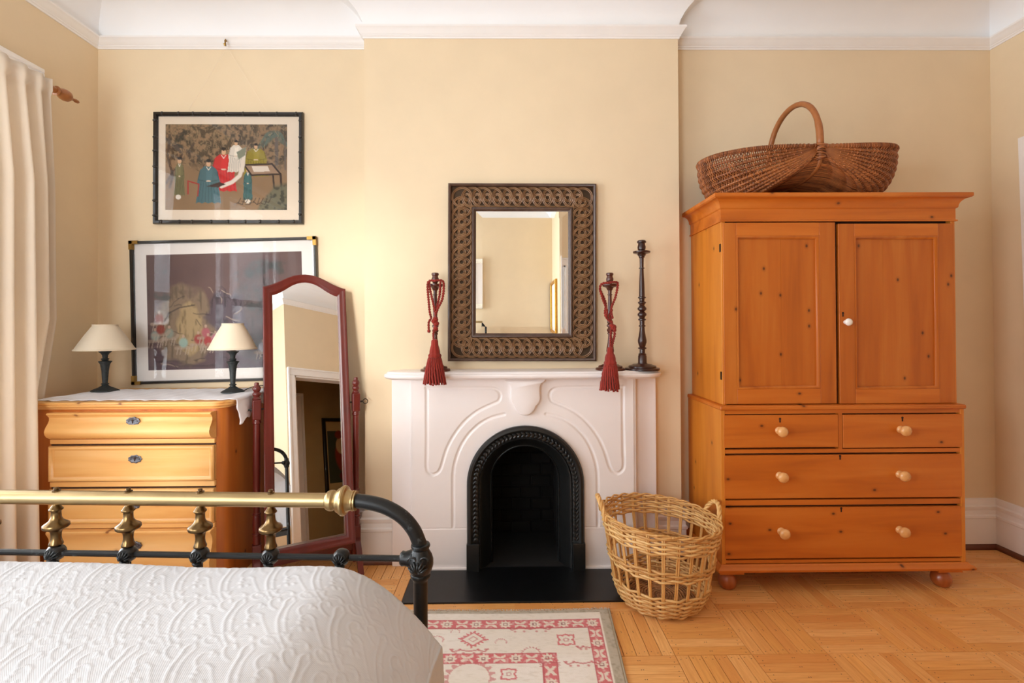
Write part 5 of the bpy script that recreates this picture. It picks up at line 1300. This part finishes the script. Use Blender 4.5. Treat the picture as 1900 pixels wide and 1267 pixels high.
spr = [(0., 30), (.03, 60), (.05, 80), (.08, 80), (.14, 66), (.22, 58), (.30, 60), (.36, 66), (.40, 90), (.44, 140), (.47, 150), (.50, 146), (.52, 147), (.545, 132), (.58, 100), (.62, 76), (.68, 60), (.78, 56), (.83, 57), (.855, 78), (.885, 78), (.90, 66), (.93, 60), (.955, 44), (1., 36)]
spr = [(r_ / 150 * .0222, f) for f, r_ in spr]
# rosettes along the lower rail; brass spindles above all but the outermost
z0s = zl_ + .013; z1s = zr_ - rr_ + .002
for i, x_ in enumerate(spall):
    rs = MB().lathe([(0, .012), (.012, .012), (.0165, .004), (.0165, -.006), (.012, -.012), (0, -.012)], (x_, 0, zl_ + .001), 16, axis=1, squash=(1, 1)).build('rosette', M['iron'], bd, world=False, sharp=50)
    o2 = MB()
    for k in range(7):
        a = PI / 2 + (k - 3) * .5; o2.tube([(x_, -.011, zl_ - .009), (x_ + .007 * math.cos(a), -.0148, zl_ - .006 + .007 * math.sin(a)), (x_ + .0165 * math.cos(a), -.009, zl_ - .003 + .0165 * math.sin(a))], [.0012, .0026, .001], 6)
    o2.tube([(x_ - .008, -.008, zl_ - .012), (x_, -.012, zl_ - .016), (x_ + .008, -.008, zl_ - .012)], [.004, .005, .004], 6)
    o2.build('palmette', M['iron_worn'], rs, world=False, sharp=0)
    MB().tube([(x_, 0, .32), (x_, 0, zl_ - .005)], .005, 8).build('iron_rod', M['iron_worn'], bd, world=False)
    if i == 4 or i == len(spall) - 1: continue
    MB().lathe([(r_, z0s + (z1s - z0s) * f) for r_, f in spr], (x_, 0, 0), 20).build('brass_spindle', M['brass_dark'], bd, world=False, sharp=60)
    MB().lathe([(.0075, zr_ + rr_ - .003), (.0075, zr_ + rr_ + .001), (.004, zr_ + rr_ + .002), (.0042, zr_ + rr_ + .006), (0, zr_ + rr_ + .007)], (x_, 0, 0), 10).build('bolt', M['brass_dark'], bd, world=False, sharp=30)
MB().tube([(LW, 0, .34), (0, 0, .34)], .009, 8).build('iron_rail', M['iron_worn'], bd, world=False)
HBY = -2.06
ah = 1.36
for xk, sg in ((0, -1), (LW, 1)):
    pts = [(xk, HBY, .0), (xk, HBY, .6), (xk, HBY, ah - .14), (xk + sg * .012, HBY, ah - .075), (xk + sg * .05, HBY, ah - .022), (xk + sg * .11, HBY, ah), (xk + sg * .16, HBY, ah)]
    MB().tube(spline([np.array(p_) for p_ in pts], 6), rr_, 12).build('headboard_post', M['iron_worn'], bd, world=False, sharp=0)
MB().tube([(LW + .16, HBY, ah), (-.16, HBY, ah)], rr_, 14).build('headboard_rail', M['brass'], bd, world=False)
MB().tube([(LW, HBY, ah - .16), (0, HBY, ah - .16)], .0065, 8).build('iron_rail', M['iron_worn'], bd, world=False)
for x_ in spall: MB().tube([(x_, HBY, .4), (x_, HBY, ah)], .005, 8).build('iron_rod', M['iron_worn'], bd, world=False)
for xk in (0, LW): MB().box(xk - .012, xk + .012, HBY, 0, .3, .36).build('side_rail', M['iron_worn'], bd, world=False)

# bedspread: matelasse with a raised scroll pattern, worked into the mesh
def pattern(U_, V_, P=.082, Q=.118):
    """relief height (0..1) of a repeating pattern of leaning stems, buds and curls"""
    tn = 260; a, b__ = np.meshgrid(np.arange(tn) / tn * P, np.arange(tn) / tn * Q, indexing='ij'); h = np.zeros((tn, tn))
    def stroke(pts, w0, w1, amp=1.):
        nonlocal h
        S_ = spline(pts, 8); n_ = len(S_)
        for i in range(n_ - 1):
            wd = w0 + (w1 - w0) * i / n_; mx = (S_[i] + S_[i + 1]) / 2
            for ox in (-P, 0, P):
                for oz in (-Q, 0, Q):
                    d0, d1 = S_[i] + (ox, oz), S_[i + 1] + (ox, oz); e = d1 - d0; L2 = max(e @ e, 1e-12)
                    t_ = np.clip(((a - d0[0]) * e[0] + (b__ - d0[1]) * e[1]) / L2, 0, 1); dd = np.hypot(a - d0[0] - t_ * e[0], b__ - d0[1] - t_ * e[1])
                    h = np.maximum(h, amp * np.clip(1 - (dd / wd) ** 2, 0, 1))
    k = 1.
    stroke([(.005, .0), (.03, .03), (.05, .065), (.058, .1)], .0016, .0028)
    stroke([(.0, .012), (.028, .045), (.045, .085), (.046, .115)], .0014, .0022, .8)
    stroke([(.012, .0), (.045, .03), (.07, .06), (.08, .075)], .0012, .002, .8)
    stroke([(.058, .1), (.062, .115), (.056, .125), (.05, .118)], .003, .002)
    stroke([(.066, .09), (.08, .1), (.088, .115), (.08, .124), (.072, .116)], .002, .0026)
    stroke([(.08, .075), (.094, .082), (.1, .072), (.092, .066)], .0028, .0022)
    stroke([(.018, .075), (.03, .09), (.028, .105), (.018, .108), (.014, .098)], .0018, .0028)
    stroke([(.02, .13), (.034, .122), (.048, .132), (.044, .145), (.03, .146)], .002, .0018, .8)
    stroke([(.06, .02), (.074, .026), (.09, .018), (.096, .032)], .0018, .003, .9)
    stroke([(.07, .14), (.086, .135), (.1, .144)], .0018, .0026, .9)
    stroke([(.084, .045), (.092, .052), (.099, .046)], .003, .003)
    for q_ in ((.036, .062), (.04, .02), (.075, .05), (.012, .06), (.09, .1), (.06, .135), (.01, .125), (.022, .03)): stroke([q_, (q_[0] + .004, q_[1] + .003)], .0034, .0026)
    i = np.floor((U_ % P) / P * tn).astype(int) % tn; j = np.floor((V_ % Q) / Q * tn).astype(int) % tn
    return h[i, j]
us = np.r_[np.linspace(0, .36, 90), np.linspace(.36, 1.25, 400)[1:], np.linspace(1.25, 1.9, 40)[1:]]     # from the hem at the right, over the edge, across the bed
vs = np.r_[np.linspace(0, .12, 34), np.linspace(.12, .62, 230)[1:], np.linspace(.62, 2.15, 70)[1:]]      # from the foot end to the head
UU, VV = np.meshgrid(us, vs, indexing='ij')
zt0 = .865
DROP = .36
# profile across: vertical drop, shoulder, flat crown
arc = np.linspace(0, .9, 400); pxs = [0.]; pzs = [0.]
def zprof(s): 
    f = np.clip(1 - s / .21, 0, 1); return zt0 - .125 * f ** 2.1
sx_ = np.linspace(0, 1.75, 2500); szz = zprof(sx_) + .004 * np.sin(sx_ * 9); al = np.r_[0, np.cumsum(np.hypot(np.diff(sx_), np.diff(szz)))]
edge_x = .052                               # right edge of the spread beyond the post, local
def across(u):
    top = u > DROP; s = np.interp(np.maximum(u - DROP, 0), al, sx_); x = edge_x - s; z = np.interp(s, sx_, szz)
    dn = np.maximum(DROP - u, 0); x = np.where(top, x, edge_x + .02 * (dn / DROP) ** .8); z = np.where(top, z, szz[0] - dn); return x, z
AX, AZ = across(UU)
# lengthwise: rounds down behind the footboard
RF = .075
th_ = np.clip(VV / RF, 0, PI / 2)
yl = np.where(VV < .09, -.024 - .05 * (1 - np.cos(np.clip((.09 - VV) / .09, 0, 1) * 0)) - .0 - (.055 * (1 - np.sqrt(np.clip(1 - (1 - np.clip(VV, 0, .09) / .09) ** 2, 0, 1))) * 0) - VV * .45, -.024 - .0405 - (VV - .09))
dz = np.where(VV < .09, .065 * (1 - VV / .09) ** 2, 0)
hang = np.clip((AX - .02) / .05, 0, 1)
AZ = AZ - dz - .02 * np.exp(-((VV - .1) / .12) ** 2) * np.exp(-((AX + .0) / .12) ** 2)
fold = np.clip((DROP + .03 - UU) / .2, 0, 1)
AX = AX + fold * (.016 * np.sin(VV * 19 + .6) + .012 * np.sin(VV * 34)) * np.clip(VV / .1, 0, 1) - fold * .03 * np.exp(-(VV / .1) ** 2)
P3 = np.stack([AX, yl, AZ], -1)
du = np.gradient(P3, us, axis=0); dv = np.gradient(P3, vs, axis=1); nn = np.cross(du, dv); nn /= np.linalg.norm(nn, axis=-1, keepdims=True) + 1e-9
if nn[300, 150, 2] < 0: nn = -nn
hgt = pattern(UU + VV * .0, -VV + .2)
low = .0035 * np.sin(UU * 13 + 1) * np.sin(VV * 11) * (UU > DROP)
P3 = P3 + nn * (hgt * .0009 + low)[..., None]
tt = NT('bedspread_cotton'); wv = tt.n('ShaderNodeTexWave', i_Scale=260.); wv.wave_type = 'BANDS'; wv.bands_direction = 'DIAGONAL'
tt.l(tt.coords(), wv.inputs['Vector']); tt.l(tt.ramp(tt.noise(tt.coords(), 8), [(.3, lin(203, 203, 206)), (.7, lin(211, 211, 214))]), tt.b.inputs['Base Color'])
tt.b.inputs['Roughness'].default_value = .85; tt.b.inputs['Sheen Weight'].default_value = .15; tt.b.inputs['Specular IOR Level'].default_value = .25; tt.bump(wv.outputs[1], .12, .0008)
b = MB().grid(P3)
TB = Matrix.Translation((BX, BY, 0)) @ Matrix.Rotation(BTH, 4, 'Z')
bs = b.xf(TB).build('bedspread', tt.m, sharp=0)
tag(bs, 'white matelasse bedspread with raised scroll pattern on the bed', 'bedspread')

# ------------------------------------------------------------------ rug
rx0, rx1, ry1 = -1.25, XX(1131, 1134, 2.26) - .003, 2.262
ry0 = 1.02
cv_ = Canvas(430, 330, rx1 - rx0, ry1 - ry0, (242, 233, 220))
cv_.x = cv_.x; RXv = (rx1 - rx0) - cv_.x; RYv = cv_.y       # distances from the right edge and from the far edge
n1 = cv_.noise(.25, .2, 41); n2 = cv_.noise(.02, .006, 42, 2); n4 = cv_.noise(.012, .012, 43, 2)
cv_.put((n1 - .42) * 3, (250, 244, 236), .6).put((n2 - .55) * 3, (214, 202, 180), .4)
rimb = np.maximum(1 - RXv / .045, 1 - RYv / .030)
cv_.put(np.clip(rimb * 40, 0, 1), (172, 158, 132), .75).put(np.clip(rimb * 40, 0, 1) * np.clip((n4 - .5) * 3, 0, 1), (140, 126, 100), .5)
RED = (214, 78, 90); CRM = (240, 228, 212)
def band(off_x, off_y, wd, per, flower=True):
    """one border band: a red stripe with cream flowers and leaves between fine lines"""
    cx2, cy2 = RXv - off_x, RYv - off_y
    insx = (cx2 > 0) & (cx2 < wd) & (RYv > off_y); insy = (cy2 > 0) & (cy2 < wd) & (RXv > off_x)
    cv_.put((insx | insy).astype(float) * np.clip(.35 + 1.3 * n4, 0, 1), RED, .86)
    for ins, al_, ac in ((insy, RXv - off_x, cy2), (insx & ~insy, RYv - off_y, cx2)):
        ph = (al_ % per) / per; c2 = ac - wd / 2; d1 = (ph - .3) * per
        a2 = np.arctan2(c2, d1); fl_ = np.hypot(d1, c2) < wd * (.37 + .07 * np.cos(8 * a2))
        cv_.put((ins & fl_).astype(float), CRM, .95)
        cv_.put((ins & (np.maximum(abs(d1), abs(c2)) < wd * .15) & (np.maximum(abs(d1), abs(c2)) > wd * .08)).astype(float), (150, 80, 78), .8)
        d2 = (ph - .8) * per
        lf_ = (np.abs(c2) > wd * .02) & (np.abs(np.abs(c2) - np.abs(d2) * .75) < wd * .13) & (np.abs(d2) < per * .19)
        cv_.put((ins & lf_).astype(float), CRM, .92)
        ed = (ac < wd * .08) | (ac > wd * .92)
        cv_.put((ins & ed).astype(float), (196, 96, 100), .9)
band(.052, .078, .062, .128); band(.262, .300, .062, .13)
def motif(px, py, r, kind):
    p_ = W(px, py, 2.0); d_ = ray(px, py); t_ = -HCAM / d_[2]; X, Y = d_[0] * t_, d_[1] * t_
    x_, y_ = X - rx0, ry1 - Y
    dx, dy = cv_.x - x_, cv_.y - y_
    if kind == 'star':
        e = np.abs(dx) * .9 + np.abs(dy); a = np.arctan2(dy, dx); z_ = r * (1 + .16 * np.sign(np.sin(a * 16)) * (np.abs(np.sin(a * 16))))
        cv_.put(((e < z_) & (e > r * .72)).astype(float), RED, .8); cv_.put(((e < r * .36) & (e > r * .26)).astype(float), (206, 120, 120), .7)
    elif kind == 'square':
        e = np.maximum(np.abs(dx), np.abs(dy)) + .1 * r * np.cos(6 * np.arctan2(dy, dx)); cv_.put(((e < r) & (e > r * .74)).astype(float), RED, .82); e2 = np.hypot(dx, dy); cv_.put(((e2 < r * .36) & (e2 > r * .22)).astype(float), (200, 110, 112), .7)
    elif kind == 'fan':
        e = np.hypot(dx, dy); a = np.arctan2(dy, dx); cv_.put(((e < r * (1 + .12 * np.sin(a * 18))) & (e > r * .84) & (dy < r * .3)).astype(float), (204, 96, 100), .65)
    else:
        for s2 in (-1, 1):
            cv_.line([(x_, y_), (x_ + s2 * r * .5, y_ - r * .12), (x_ + s2 * r * .9, y_ + r * .05), (x_ + s2 * r * 1.1, y_ - r * .2)], .0035, (200, 84, 90), .75)
            for k in range(4): cv_.ell(x_ + s2 * r * (.3 + .22 * k), y_ - r * .16 * (1 if k % 2 else -1), .006, .006, (204, 90, 96), .7, .5)
motif(878, 1189, .055, 'star'); motif(1054, 1190, .036, 'square'); motif(870, 1212, .07, 'scroll'); motif(985, 1170, .09, 'scroll'); motif(988, 1216, .04, 'fan'); motif(870, 1262, .09, 'fan'); motif(1025, 1237, .04, 'fan'); motif(1090, 1235, .07, 'scroll')
motif(845, 1176, .02, 'fan'); motif(810, 1192, .03, 'fan'); motif(930, 1195, .025, 'fan'); motif(1100, 1205, .05, 'scroll'); motif(700, 1190, .055, 'star'); motif(945, 1255, .03, 'square')
w_, h_ = cv_.c.shape[:2]; A_ = np.zeros((w_, h_, 3)); A_[..., 0] = rx0 + cv_.x; A_[..., 1] = ry1 - cv_.y
A_[..., 1] -= .008 * np.sin((cv_.x) * 3.2 + .5) ** 2 * np.clip(1 - RYv / .4, 0, 1)
A_[..., 0] -= .03 * (RYv / .45) * np.clip(1 - RXv / .5, 0, 1)
A_[..., 2] = .009 + .0012 * (n2 - .5) - .006 * np.clip(1 - np.minimum(RXv, RYv) / .006, 0, 1)
rg = MB().grid(A_).build('rug', vcol('rug_wool', .95, .5, 500, .1, .2), sharp=0); paint(rg, cv_.c)
tag(rg, 'faded cream rug with red flowered borders on the parquet', 'rug')
b = MB()
for k in range(420):
    f = (k + random.random() * .6) / 420; i = min(w_ - 1, int(f * (w_ - 1))); p_ = A_[i, 0]
    b.tube([(p_[0], p_[1] - .002, .007), (p_[0] + random.uniform(-.003, .003), p_[1] + .006, .006), (p_[0] + random.uniform(-.006, .006), p_[1] + random.uniform(.011, .017), .003)], .0012, 4)
stuff(b.build('fringe', cloth('rug_fringe', lin(226, 216, 200), .95), rg, world=True, sharp=0))
b = MB().tube([(A_[-1, j, 0] + .001, A_[-1, j, 1], .005) for j in range(0, h_, 6)], .0042, 6).build('selvedge', cloth('rug_selvedge', lin(168, 154, 130), .95), rg, world=True, sharp=0)
